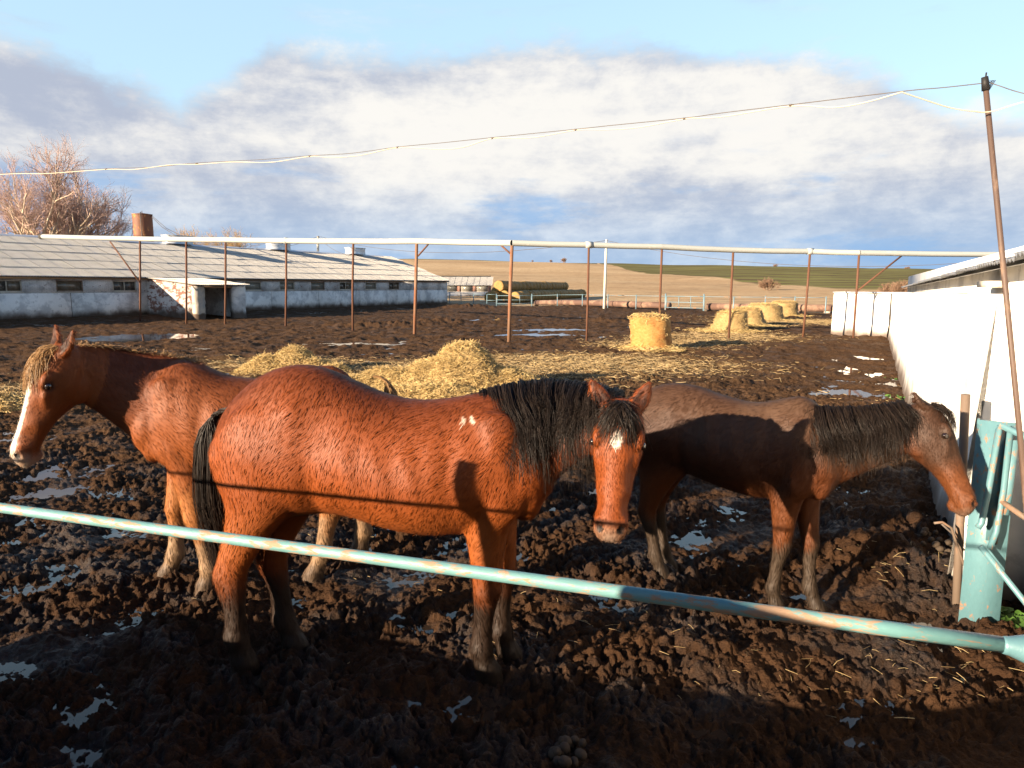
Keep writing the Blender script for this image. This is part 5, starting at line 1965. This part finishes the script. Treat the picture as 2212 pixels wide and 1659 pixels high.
dk.mane(4000, _sd, .02, .96, lambda s: .34 - .08 * abs(s - .4), 'hair_black')
dk.crest(500, .0, .98, .06, 'hair_black', .4)
dk.forelock(160, .16, 'hair_black', .035, 0.02)
dk.tail(500, (-.66, 0, 1.20), .75, 'hair_black')


# ------------------------------------------------------------------ trees
def branch_tree(name, loc, height, spread, stems, seed, label, barkm, twigm, depth=5, trunk_r=0.22, cat='tree', group=None, up=0.55, dens=1.0, twr=0.012):
    rg = np.random.default_rng(seed)
    root = empty(name, loc, 0, label, cat, group)
    segs = [[] for _ in range(depth + 1)]

    def grow(p, d, ln, r, lv):
        K = 4
        pts = [p]
        dd = d.copy()
        for k in range(K):
            dd = dd + rg.normal(size=3) * (0.10 + 0.03 * lv) + np.array([0, 0, up * 0.10])
            dd /= np.linalg.norm(dd)
            pts.append(pts[-1] + dd * ln / K)
        segs[lv].append((np.array(pts), r))
        if lv == depth:
            return
        n = int(rg.integers(3, 6) * dens) if lv < depth - 1 else int(rg.integers(3, 6) * dens)
        for q in range(max(2, n)):
            t = rg.uniform(0.35, 1.0) if q else 1.0
            i = min(int(t * K), K - 1)
            pp = pts[i] * (1 - (t * K - i)) + pts[i + 1] * (t * K - i) if t < 1 else pts[-1]
            a = rg.normal(size=3)
            a -= dd * np.dot(a, dd)
            a /= np.linalg.norm(a)
            sp = rg.uniform(0.35, 0.85)
            nd = dd * math.cos(sp) + a * math.sin(sp)
            grow(pp, nd, ln * rg.uniform(0.48, 0.74), r * rg.uniform(0.42, 0.62), lv + 1)

    for s in range(stems):
        a = 2 * math.pi * (s + rg.uniform(-.3, .3)) / stems
        t = rg.uniform(0.12, spread)
        d = np.array([math.cos(a) * t, math.sin(a) * t, 1.0])
        d /= np.linalg.norm(d)
        grow(np.array([math.cos(a) * .25, math.sin(a) * .25, -0.2]), d, height * rg.uniform(.36, .48), trunk_r * rg.uniform(.7, 1.1), 0)
    for part, lvs, mat, ns in (('trunk', range(0, 3 if depth > 4 else 2), barkm, 6), ('crown', range(3 if depth > 4 else 2, depth + 1), twigm, 3)):
        mb = MB()
        for lv in lvs:
            if not segs[lv]:
                continue
            P = np.array([q[0] for q in segs[lv]])
            r = np.maximum(np.array([q[1] for q in segs[lv]]), twr)
            if lv >= 3:
                P = P[:, ::2]
            N, K = P.shape[:2]
            T = np.gradient(P, axis=1)
            T /= np.linalg.norm(T, axis=2, keepdims=True) + 1e-9
            S = np.cross(T, rg.normal(size=(N, 1, 3)))
            S /= np.linalg.norm(S, axis=2, keepdims=True) + 1e-9
            B = np.cross(T, S)
            R = r[:, None] + (np.maximum(r * .62, twr * .6) - r)[:, None] * np.linspace(0, 1, K)[None]
            V = np.stack([P + R[:, :, None] * (math.cos(t) * S + math.sin(t) * B) for t in np.linspace(0, 2 * np.pi, ns, endpoint=False)], 2).reshape(-1, 3)
            base = (np.arange(N) * K * ns)[:, None, None]
            k = (np.arange(K - 1) * ns)[None, :, None]
            i = np.arange(ns)[None, None, :]
            j = (i + 1) % ns
            F = np.stack([base + k + i, base + k + j, base + k + ns + j, base + k + ns + i], 3).reshape(-1, 4)
            mb.raw(V, F)
        mb.obj(part, mat, root, True)
    return root


p = pxY(118, 620, 84.0)
branch_tree('bare_tree', (p.x, p.y, 0), 18.0, 0.66, 11, 6, 'large bare tree with pinkish twigs fanning up behind the long barn', 'bark', 'twig', 5, 0.30, dens=1.2, twr=0.008, up=0.9)
p = pxY(-60, 620, 112.0)
branch_tree('bare_tree', (p.x, p.y, 0), 15.0, 0.5, 6, 9, 'bare tree partly hidden by the big pinkish tree at the barn', 'bark', 'twig', 5, 0.28, dens=0.85, twr=0.018)
for i, (x, Y, h, lb) in enumerate([(428, 150, 14.5, 'yellowish bare treetop next to the rusty tank, above the barn roof'), (500, 170, 14, 'small yellowish bare treetop above the barn ridge, between two roof vents'), (395, 160, 13.5, 'low yellowish bare treetop just beside the rusty tank')]):
    p = pxY(x, 620, Y)
    branch_tree('bare_tree', (p.x, p.y, float(gz(p.x, p.y))), h, 0.55, 6, 20 + i, lb, 'bark', 'twig_yellow', 4, 0.22, dens=1.3, twr=0.022)
# shrubs on the fields
SHR = [(1658, 640, 150, 3.6, 'single bushy reddish shrub at the foot of the green field'), (1955, 634, 85, 3.6, 'rusty brown thicket bush behind the cross wall'), (1925, 634, 88, 3.2, 'low brown bush beside the rusty thicket'), (1990, 634, 90, 3.6, 'brown bush showing over the stable roof edge'),
       (1218, 572, 820, 7, 'rounded pinkish copse on the skyline above the bale stack'), (1190, 572, 830, 4, 'small pinkish copse next to the rounded one on the skyline'), (1150, 568, 840, 3, 'faint low copse on the tan skyline'), (1675, 578, 880, 5, 'tiny bush on the green skyline'), (1785, 581, 880, 4, 'tiny second bush on the green skyline'), (1960, 586, 860, 6, 'reddish bush clump on the far green skyline')]
for i, (x, y, Y, h, lb) in enumerate(SHR):
    p = pxY(x, y, Y)
    branch_tree('shrub', (p.x, p.y, float(gz(p.x, p.y)) - 0.2), h, 0.9, 9, 50 + i, lb, 'shrub', 'shrub', 3, h * 0.016, 'shrub', dens=1.9, twr=h * 0.004)


def skyline_wood():
    rg = np.random.default_rng(77)
    mb = MB()
    for x in np.arange(880, 1140, 3.2):
        if rg.uniform() < 0.25 + 0.35 * (x > 960):
            continue
        p = pxY(x + rg.normal() * 2, 562, 1250 + rg.uniform(-60, 60))
        zb = float(gz(p.x, p.y))
        h = rg.uniform(5, 11) * (1.25 if x < 960 else 0.9)
        mb.ellipsoid((p.x, p.y, zb + h * .45), (rg.uniform(4, 8), 5, h * .55), 7, 5)
    mb.obj('far_wood', 'far_wood', None, label='dark line of distant woodland on the skyline beyond the tan field', cat='woodland', kind='stuff')


skyline_wood()


# ------------------------------------------------------------------ rusty water tank
def tank():
    Y = 76.0
    c = pxY(317, 600, Y)
    root = empty('water_tower', (c.x, c.y, 0), 0, 'rusty brown cylindrical water tower standing behind the long barn', 'water tower')
    zt = pxY(317, 463, Y).z
    r = 0.97
    prof = [(0, -0.3), (r * .6, -0.3), (r * .6, 3.6), (r * .98, 4.6), (r, 4.65), (r, zt - 2.3), (r + .03, zt - 2.27), (r + .03, zt - 2.23), (r, zt - 2.2), (r, zt - .06), (r + .05, zt - .06), (r + .05, zt), (0, zt + .15)]
    n = 28
    th = np.linspace(0, 2 * np.pi, n, endpoint=False)
    RG = [np.stack([np.cos(th) * max(a, .01), np.sin(th) * max(a, .01), np.full(n, z)], 1) for a, z in prof]
    o = MB().rings(RG).obj('tank_body', 'tank_rust', root)
    autosmooth(o, 35)
    MB().tube([(0.35, -r - .06, 0), (0.33, -r - .06, zt + .1), (.3, -r + .2, zt + .14)], 0.05, 8).obj('riser_pipe', 'cable_dark', root, True)
    MB().tube([(0.45, -r - .02, 0), (0.44, -r - .02, zt + .02)], 0.03, 8).obj('riser_pipe', 'cable_dark', root, True)
    MB().tube([(0, 0, zt), (0, 0, zt + .38)], 0.03, 6).obj('rod', 'cable_dark', root, True)
    e = pxY(398, 512, 62.0) - Vector((c.x, c.y, 0))
    e2 = pxY(378, 508, 62.0) - Vector((c.x, c.y, 0))
    MB().tube([(r, 0, zt - .1), Vector((r, 0, zt - .1)).lerp(e, .5) - Vector((0, 0, .3)), e], 0.028, 5).obj('stay_cable', 'cable_dark', root, True)
    MB().tube([(r, 0, zt - .25), Vector((r, 0, zt - .25)).lerp(e2, .5) - Vector((0, 0, .2)), e2], 0.028, 5).obj('stay_cable', 'cable_dark', root, True)


tank()


# ------------------------------------------------------------------ brick shed, bale stack, far fence, ground pipe, poles
def shed():
    a = pxY(940, 632, 122.0)
    root = empty('brick_shed', (a.x, a.y, float(gz(a.x, a.y))), math.radians(-2), 'small red brick shed with pale roof past the end of the long barn', 'shed')
    L, W, e, r = 9.3, 7.0, 1.95, 3.55
    MB().box(-9, L, 0, 0.25, -1, 0.75).obj('base_wall', 'barn_plaster', root)
    xs = [-9, -6.2, -3.6, -1.0, 1.2, 2.0, 3.9, 4.5, 6.6, 7.2, L]
    b = MB()
    for k in range(0, len(xs) - 1, 2):
        b.box(xs[k], xs[k + 1], 0.01, 0.24, 0.75, e)
    b.obj('brick_piers', 'red_brick', root)
    for k in range(1, len(xs) - 1, 2):
        f = MB().box(xs[k], xs[k + 1], 0.06, 0.14, 0.76, e).obj('window', 'frame_wood', root)
        MB().box(xs[k] + .1, xs[k + 1] - .1, 0.045, 0.058, 0.9, e - .1).obj('pane', 'window_glass', f)
    MB().raw([(L, 0.02, -1), (L, W, -1), (L, W, e), (L, W / 2, r - .1), (L, 0.02, e)], [], [(0, 1, 4), (1, 2, 4), (2, 3, 4)]).obj('gable_wall', 'red_brick', root)
    me = corr_sheet('roof_sheet', 1.15, 2.05, 7)
    sl = math.atan2(r - e, W / 2 + .4)
    for c in range(-8, 9):
        for k in range(2):
            o = bpy.data.objects.new('roof_sheet', me)
            link(o, root)
            o.location = (c * 1.1 + .0, -0.4 + 1.95 * k * math.cos(sl), e - .1 + 1.95 * k * math.sin(sl) + .02 * (c % 2))
            o.rotation_euler = (sl - .01, 0, 0)
    MB().raw([(-9, W / 2, r), (L + .2, W / 2, r), (L + .2, W + .4, e - .1), (-9, W + .4, e - .1)], [(0, 1, 2, 3)]).obj('rear_roof', 'asbestos', root)


shed()


def bale_mesh(name, r, l, seed, mat, n=22, m=5, rough=0.05):
    rg = np.random.default_rng(seed)
    RG = []
    th = np.linspace(0, 2 * np.pi, n, endpoint=False)
    for k, (x, f) in enumerate([(-.5, .25), (-.5, .7), (-.49, .93), (-.44, 1.0), (-.2, 1.01), (.1, 1.0), (.44, 1.0), (.49, .93), (.5, .7), (.5, .25)]):
        rr = r * f * (1 + rg.normal(size=n) * rough * .35)
        RG.append(np.stack([np.full(n, x * l) + rg.normal(size=n) * .02, np.cos(th) * rr, np.sin(th) * rr * .985], 1))
    me = MB().rings(RG).mesh(name, True)
    me.materials.append(MATS[mat])
    return me


def bale_stack():
    mes = [bale_mesh('round_bale', .72, 1.36, s, 'bale_old') for s in range(5)]
    s0 = pxY(1090, 648, 89.0)
    d = Vector((10.8, 28, 0)).normalized()
    n = Vector((d.y, -d.x, 0))
    yaw = math.atan2(d.y, d.x)
    k = 0
    spots = []
    for row, (off, z, cnt) in enumerate([(0.2, .68, 21), (1.66, .68, 22), (0.05 - .72 + .1, 1.90, 20), (0.93, 1.92, 0)]):
        for i in range(cnt):
            spots.append((off, i, z))
    spots += [(-1.25, 0, .68), (-1.3, 1, .68), (-1.7, -.15, .55), (-.95, -.9, .62), (-1.0, .2, 1.2)]
    for off, i, z in spots:
        o = bpy.data.objects.new('round_bale', mes[k % 5])
        p = s0 + d * (i * 1.45) + n * (off + random.uniform(-.06, .06))
        o.location = (p.x, p.y, float(gz(p.x, p.y)) + z + random.uniform(-.04, .04))
        o.rotation_euler = (random.uniform(0, 6), random.uniform(-.03, .03), yaw + random.uniform(-.06, .06))
        lb = 'round straw bale in the upper tier of the long stack beyond the fence' if z > 1.5 else ('loose round bale piled at the sunny end of the long stack' if off < -.5 else 'round straw bale in the lower tier of the long stack beyond the fence')
        gr = 'upper tier bales' if z > 1.5 else ('end pile bales' if off < -.5 else 'lower tier bales')
        link(o, None, lb, 'bale', gr)
        k += 1


bale_stack()


def far_fence():
    XS = [(971.5, 78.5), (996, 78.2), (1023, 78), (1052, 77.8), (1072.6, 77.6), (1098.7, 77.4), (1122, 77.2), (1149, 77), (1204, 71), (1258, 66), (1313, 62.4), (1374, 59), (1438, 56.3), (1521, 53.8), (1585, 52.4), (1653, 51.2), (1717, 50.3), (1784, 49.6)]
    P = []
    for x, Y in XS:
        c = pxY(x, 655, Y)
        P.append(Vector((c.x, c.y, float(gz(c.x, c.y)))))
    def run(idx, lb, rails, mat, rr, hp):
        root = empty('pipe_fence', P[idx[0]], 0, lb, 'fence')
        O = P[idx[0]]
        for i in idx:
            MB().tube([P[i] - O - Vector((0, 0, .3)), P[i] - O + Vector((0, 0, hp + random.uniform(-.03, .05)))], 0.045, 8).obj('post', mat, root, True)
        for h in rails:
            for i, j in zip(idx[:-1], idx[1:]):
                MB().tube([P[i] - O + Vector((0, 0, h)), P[j] - O + Vector((0, 0, h))], rr, 6).obj('rail', mat, root, True)
    run([0, 1, 2, 3, 4], 'blue pipe fence joining the end of the long barn', (1.28, .62), 'fence_blue', .032, 1.30)
    run([7, 8, 9, 10, 11, 12], 'pale blue single-rail fence running along the big ground pipe', (1.14,), 'fence_blue', .024, 1.22)
    run([13, 14, 15, 16, 17], 'pale blue single-rail fence behind the row of loose hay bales', (1.14,), 'fence_blue', .022, 1.20)
    # gates
    for (a, b, lb) in [(4, 7, 'three-bar pipe gate in front of the bale stack'), (12, 13, 'white pipe gate set in the gap of the ground pipe')]:
        root = empty('field_gate', P[a], 0, lb, 'gate')
        O = P[a]
        q = P[b] - O
        for h in (.25, .68, 1.15):
            MB().tube([q * .02 + Vector((0, 0, h)), q * .98 + Vector((0, 0, h))], .03, 6).obj('bar', 'fence_blue', root, True)
        for f in (.02, .35, .66, .98):
            MB().tube([q * f + Vector((0, 0, .25)), q * f + Vector((0, 0, 1.15))], .03, 6).obj('upright', 'fence_blue', root, True)
        for f in (0, 1):
            MB().tube([q * f + Vector((0, 0.1, -.3)), q * f + Vector((0, 0.1, 1.35))], .06, 8).obj('gate_post', 'fence_blue', root, True)
    # big pipe on the ground, in two lengths
    for idx, lb in (([7, 8, 9, 10, 11, 12], 'long thick rusty pipe lying along the far yard fence'), ([13, 14, 15, 16, 17], 'thick rusty pipe lying behind the row of hay bales')):
        root = empty('ground_pipe', P[idx[0]], 0, lb, 'pipe')
        O = P[idx[0]]
        up = Vector((0, 0, .36))
        dd = Vector((.5, .8, 0))
        pts = [P[i] - O + up + dd for i in idx]
        if idx[-1] == 17:
            pts.append(pts[-1] + (pts[-1] - pts[-2]) * 2)
        MB().tube(pts, .27, 16).obj('pipe_body', 'ground_pipe_rust', root, True)
        for q in pts[::1]:
            MB().box(q.x - .25, q.x + .25, q.y - .35, q.y + .35, -.3, .14).obj('sleeper', 'rough_concrete', root)


far_fence()


def poles():
    c = px(1305, 668)
    t = pxY(1310, 517, c.y)
    r1 = empty('concrete_pole', (c.x, c.y, 0), 0, 'slender pale concrete pole standing at the far edge of the yard', 'pole')
    O = Vector((c.x, c.y, 0))
    def sq(a, b, w0, w1, root, name='shaft', mat='concrete_pole'):
        V = []
        for p, w in ((a, w0), (b, w1)):
            V += [(p.x - w, p.y - w, p.z), (p.x + w, p.y - w, p.z), (p.x + w, p.y + w, p.z), (p.x - w, p.y + w, p.z)]
        return MB().raw(V, [(0, 3, 2, 1), (4, 5, 6, 7), (0, 1, 5, 4), (1, 2, 6, 5), (2, 3, 7, 6), (3, 0, 4, 7)]).obj(name, mat, root)
    sq(Vector((0, 0, -.3)), t - O, .115, .085, r1)
    MB().tube([t - O + Vector((-.12, 0, -.1)), t - O + Vector((.12, 0, -.1))], .03, 6).obj('insulator', 'joint_dark', r1, True)
    c2 = pxY(684, 600, 100.0)
    t2 = pxY(687, 510, 100.0)
    r2 = empty('concrete_pole', (c2.x, c2.y, 0), 0, 'pale concrete pole rising behind the ridge of the long barn', 'pole')
    sq(Vector((0, 0, -.3)), t2 - Vector((c2.x, c2.y, 0)), .16, .13, r2)
    w = empty('power_wire', t2, 0, 'thin sagging wire between the two concrete poles', 'wire')
    def sag(a, b, s, n=14):
        return [a.lerp(b, k / n) - Vector((0, 0, s * 4 * (k / n) * (1 - k / n))) for k in range(n + 1)]
    MB().tube([q - t2 for q in sag(t2, t - Vector((0, 0, .1)), 1.6)], .022, 5).obj('strand', 'cable_dark', w, True)
    e = pxY(2260, 553, 45.0)
    w2 = empty('power_wire', t, 0, 'thin sagging wire running from the slender concrete pole over the stable', 'wire')
    MB().tube([q - t for q in sag(t - Vector((0, 0, .1)), e, 1.3)], .016, 5).obj('strand', 'cable_dark', w2, True)
    e3 = pxY(560, 560, 70)
    w3 = empty('power_wire', t2, 0, 'thin slack wire dropping from the pole behind the barn to its roof', 'wire')
    MB().tube([q - t2 for q in sag(t2, pxY(520, 536, 62), .6)], .022, 5).obj('strand', 'cable_dark', w3, True)
    MB().tube([q - t2 for q in sag(t2, pxY(760, 553, 66), .5)], .020, 5).obj('strand', 'cable_dark', w3, True)


poles()


# ------------------------------------------------------------------ hay and straw
def straw_on(V, n, ln, r, rg, flat=0.45, lift=0.0):
    """n straws scattered around the points V"""
    i = rg.integers(0, len(V), n)
    c = V[i] + rg.normal(size=(n, 3)) * 0.02
    a = rg.uniform(0, 2 * np.pi, n)
    e = rg.normal(size=n) * flat
    d = np.stack([np.cos(a) * np.cos(e), np.sin(a) * np.cos(e), np.sin(e)], 1)
    l = ln * rg.uniform(.5, 1.3, n)
    b = rg.normal(size=(n, 3)) * ln * .10
    P = np.stack([c - d * l[:, None] / 2, c + b, c + d * l[:, None] / 2], 1)
    P[:, :, 2] += lift
    return P


def straw_pile(pix, comps, label, n, res, ln=.20, r=.0055, seed=1):
    rg = np.random.default_rng(seed)
    c0 = px(*pix)
    root = empty('straw_pile', (c0.x, c0.y, 0), 0, label, 'straw pile')
    R = max(abs(q[0]) + 2.2 * q[2] for q in comps)
    g = np.linspace(-R, R, res)
    X, Y = np.meshgrid(g, g, indexing='ij')
    Z = np.full(X.shape, -0.12)
    for (x, y, sx, sy, h) in comps:
        Z = np.maximum(Z, h * np.exp(-(np.abs((X - x) / sx) ** 2.8 + np.abs((Y - y) / sy) ** 2.8)) - 0.10 + 0.0)
    Z = Z + .06 * fbm(X * 2.2, Y * 2.2, 4, seed) * sst(Z, -.1, .1) + .05 * np.abs(perlin(X * 5, Y * 5, seed + 3)) * sst(Z, -.08, .05)
    V = np.stack([X, Y, Z], 2).reshape(-1, 3)
    i, j = np.meshgrid(np.arange(res - 1), np.arange(res - 1), indexing='ij')
    F = np.stack([i * res + j, (i + 1) * res + j, (i + 1) * res + j + 1, i * res + j + 1], 2).reshape(-1, 4)
    keep = V[F].mean(1)[:, 2] > -.10
    me = mesh_np('mound', V, F[keep], True)
    obj_from('mound', me, 'bale_hay', root)
    W = V[V[:, 2] > -.02]
    o = strands(straw_on(W, n, ln, r, rg, .5, .015), r, r * .7, 'straw', 'straw', root)
    o['kind'] = 'stuff'
    return root


straw_pile((995, 846), [(.05, .3, .74, .8, .90), (-.4, .35, .9, .7, .64), (.55, .2, .85, .7, .50), (.9, .1, .9, .8, .34), (-1.3, .3, 1.0, .6, .42), (-2.0, .2, .9, .5, .30), (1.0, -.1, .8, .6, .30), (1.6, .1, .7, .5, .16), (-.5, -.7, 1.2, .5, .30), (-1.6, -.6, .8, .4, .2)],
           'large loose heap of golden straw lying behind the bay horse', 22000, 120, .17, .0036, 3)
straw_pile((630, 803), [(0, .2, .55, .6, .60), (-.5, 0, .6, .5, .42), (.5, 0, .5, .5, .35), (.9, -.3, .6, .4, .22)],
           'small loose heap of straw between the chestnut and bay horses', 7000, 70, .17, .0042, 5)
straw_pile((-20, 880), [(0, 0, .7, .5, .26), (.5, .3, .5, .4, .2)], 'low scatter of straw behind the chestnut head', 2200, 50, .18, .005, 7)


def bale_near(pix, r, h, label, mat, seed, lean, slump, n, name='hay_bale', skirt=0.0):
    rg = np.random.default_rng(seed)
    c = px(*pix)
    root = empty(name, (c.x, c.y, float(gsm(c.x, c.y))), 0, label, 'bale')
    nn, m = 40, 16
    th = np.linspace(0, 2 * np.pi, nn, endpoint=False)
    RG = []
    for k in range(m):
        t = k / (m - 1)
        rr = r * (1 + slump * (1 - t) ** 2) * (1 - .10 * max(0, (t - .88) / .12) ** 2 * 2) * (1 + .035 * np.sin(th * 2 + seed) + .05 * fbm(np.cos(th) * 2 + seed, np.sin(th) * 2 + t * 4, 3, seed))
        RG.append(np.stack([np.cos(th) * rr + lean[0] * t, np.sin(th) * rr + lean[1] * t, np.full(nn, -.08 + (h + .08) * t) + .02 * np.cos(th * 3 + seed) * t], 1))
    last = RG[-1]
    cen = last.mean(0)
    for f, dz in ((.85, .02), (.55, .035), (.2, .03)):
        RG.append(cen + (last - cen) * f + np.array([0, 0, dz]) + rg.normal(size=(nn, 3)) * .012)
    b = MB().rings(RG).obj('bale_body', mat, root, True)
    V = np.concatenate(RG)
    top = V[V[:, 2] > h * .93]
    P = straw_on(top, n, .16, .004, rg, .5, .02)
    P2 = straw_on(V, n if skirt else n // 4, .13, .004, rg, .7, 0)
    a = rg.uniform(0, 2 * np.pi, n * 2)
    q = r * (1.0 + np.abs(rg.normal(size=n * 2)) * (.35 + skirt))
    foot = np.stack([np.cos(a) * q, np.sin(a) * q, .03 + .12 * np.exp(-(q - r) * 3) * rg.uniform(0, 1, n * 2) * (1 + skirt)], 1)
    P3 = straw_on(foot, n * 2, .18, .004, rg, .25, 0)
    o = strands(np.concatenate([P, P2, P3]), .0055, .004, 'loose_straw', 'straw', root)
    o['kind'] = 'stuff'


bale_near((1408, 756), .60, 1.02, 'upright round bale in orange netting standing alone on the mud', 'bale_net', 3, (-.09, .03), .05, 700)
bale_near((1572, 716), .66, .84, 'slumped loose hay bale, first of the row of four behind the netted bale', 'bale_hay', 5, (.22, .1), .42, 1100, skirt=.5)
bale_near((1620, 705), .66, .84, 'slumped loose hay bale, second of the row of four behind the netted bale', 'bale_hay', 8, (-.15, .1), .35, 900, skirt=.4)
bale_near((1652, 692), .95, .90, 'broad loose hay bale, third of the row of four behind the netted bale', 'bale_hay', 11, (.0, .1), .15, 800, skirt=.3)
bale_near((1690, 683), .84, .92, 'loose hay bale, last of the row of four behind the netted bale', 'bale_hay', 14, (.1, .1), .12, 800, skirt=.4)


def litter():
    rg = np.random.default_rng(31)
    pts = []
    for lx, ly, a, b in LITTER:
        c = px(lx, ly)
        n = int(900 * a * b)
        q = rg.normal(size=(n, 2)) * np.array([a, b]) * .62 + np.array([c.x, c.y])
        pts.append(q)
    # sparse single straws on the near mud
    for lx, ly, a, b, n in [(1900, 1480, .7, .25, 40), (1560, 1330, .8, .4, 25), (1950, 1250, .5, .5, 40), (700, 1200, 2.0, .8, 40), (1300, 1400, 1.0, .4, 25), (1950, 900, .6, 3, 80), (2040, 1440, .4, .2, 30)]:
        c = px(lx, ly)
        pts.append(rg.normal(size=(n, 2)) * np.array([a, b]) * .6 + np.array([c.x, c.y]))
    q = np.concatenate(pts)
    z = ghv(q[:, 0], q[:, 1])
    V = np.concatenate([q, z[:, None] + .012], 1)
    i = np.arange(len(V))
    rr = np.hypot(V[:, 0], V[:, 1])
    a = rg.uniform(0, 2 * np.pi, len(V))
    e = rg.normal(size=len(V)) * .22
    d = np.stack([np.cos(a) * np.cos(e), np.sin(a) * np.cos(e), np.sin(e)], 1)
    l = np.where(rr < 7, .07, .17) * rg.uniform(.4, 1.4, len(V))
    P = np.stack([V - d * l[:, None] / 2, V + rg.normal(size=V.shape) * (l * .045)[:, None] + np.array([0, 0, .002]), V + d * l[:, None] / 2], 1)
    near = rr < 7
    o = strands(P[~near], .0050, .004, 'straw_litter', 'straw_old', None)
    o['kind'] = 'stuff'
    o['label'] = 'old trodden straw scattered over the mud around the heaps and bales'
    o['category'] = 'straw'
    o = strands(P[near], .0016, .0010, 'straw_litter', 'straw_old', None)
    o['kind'] = 'stuff'
    o['label'] = 'single straw bits stuck in the churned mud near the barrier'
    o['category'] = 'straw'


litter()


# ------------------------------------------------------------------ weeds and dung
def weeds(pix, n, rad, label, size, seed):
    rg = np.random.default_rng(seed)
    c = px(*pix)
    z0 = gh(c.x, c.y)
    root = empty('weed_plant', (c.x, c.y, z0), 0, label, 'plant')
    V, F = [], []
    st = MB()
    for k in range(n):
        a = rg.uniform(0, 2 * np.pi)
        q = rad * math.sqrt(rg.uniform())
        h = rg.uniform(.4, 1.0) * size * 2.2
        cx, cy = q * math.cos(a), q * math.sin(a)
        nrm = np.array([rg.normal() * .35, rg.normal() * .35 - .35, 1.0])
        nrm /= np.linalg.norm(nrm)
        u = np.cross(nrm, [math.cos(a), math.sin(a), 0.3])
        u /= np.linalg.norm(u)
        v = np.cross(nrm, u)
        s = size * rg.uniform(.5, 1.1)
        m = 12
        b0 = len(V)
        V.append(np.array([cx, cy, h - s * .22]))
        for i in range(m):
            t = 2 * math.pi * i / m
            rr = s * (1 + .13 * math.cos(5 * t)) * (.75 if i == 0 else 1)
            V.append(np.array([cx, cy, h]) + rr * (math.cos(t) * u + math.sin(t) * v) + nrm * (.10 * s * (i % 2)))
        for i in range(m):
            F.append((b0, b0 + 1 + i, b0 + 1 + (i + 1) % m))
        st.tube([(cx * .3, cy * .3, -.03), (cx, cy, h - s * .2)], .0022, 4, cap=False)
    me = mesh_np('foliage', np.array(V), np.array(F), True)
    o = obj_from('foliage', me, 'weed_leaf', root)
    o['kind'] = 'stuff'
    st.obj('stem', 'weed_leaf', root)


weeds((2192, 1350), 60, .16, 'clump of round-leaved green weeds beside the turquoise gate post', .032, 3)
weeds((2225, 1375), 40, .12, 'second clump of round-leaved weeds at the foot of the gate', .030, 4)
weeds((1945, 862), 14, .22, 'small green weeds sprouting at the foot of the white wall', .035, 5)
weeds((1938, 815), 12, .25, 'few green sprouts further along the foot of the white wall', .04, 6)


def dung(pix, n, rad, label, seed, r=.022):
    rg = np.random.default_rng(seed)
    c = px(*pix)
    z0 = gh(c.x, c.y)
    root = empty('dung_heap', (c.x, c.y, z0), 0, label, 'dung')
    me = MB().ellipsoid((0, 0, 0), (r * 1.2, r, r * .92), 10, 7).mesh('dung_ball', True)
    me.materials.append(MATS['manure'])
    for k in range(n):
        q = rad * math.sqrt(rg.uniform())
        a = rg.uniform(0, 6.28)
        o = bpy.data.objects.new('dung_ball', me)
        link(o, root)
        x, y = q * math.cos(a), q * math.sin(a)
        o.location = (x, y, gh(c.x + x, c.y + y) - z0 + r * .7 + .03 * max(0, 1 - q / rad) * rg.uniform(0, 1.4))
        o.rotation_euler = tuple(rg.uniform(0, 6, 3))
        s = rg.uniform(.75, 1.15)
        o.scale = (s, s, s)


dung((1240, 1628), 16, .09, 'dark heap of horse droppings in the shaded mud', 4)
dung((2030, 1205), 26, .17, 'sunlit heap of horse droppings near the white wall', 6)
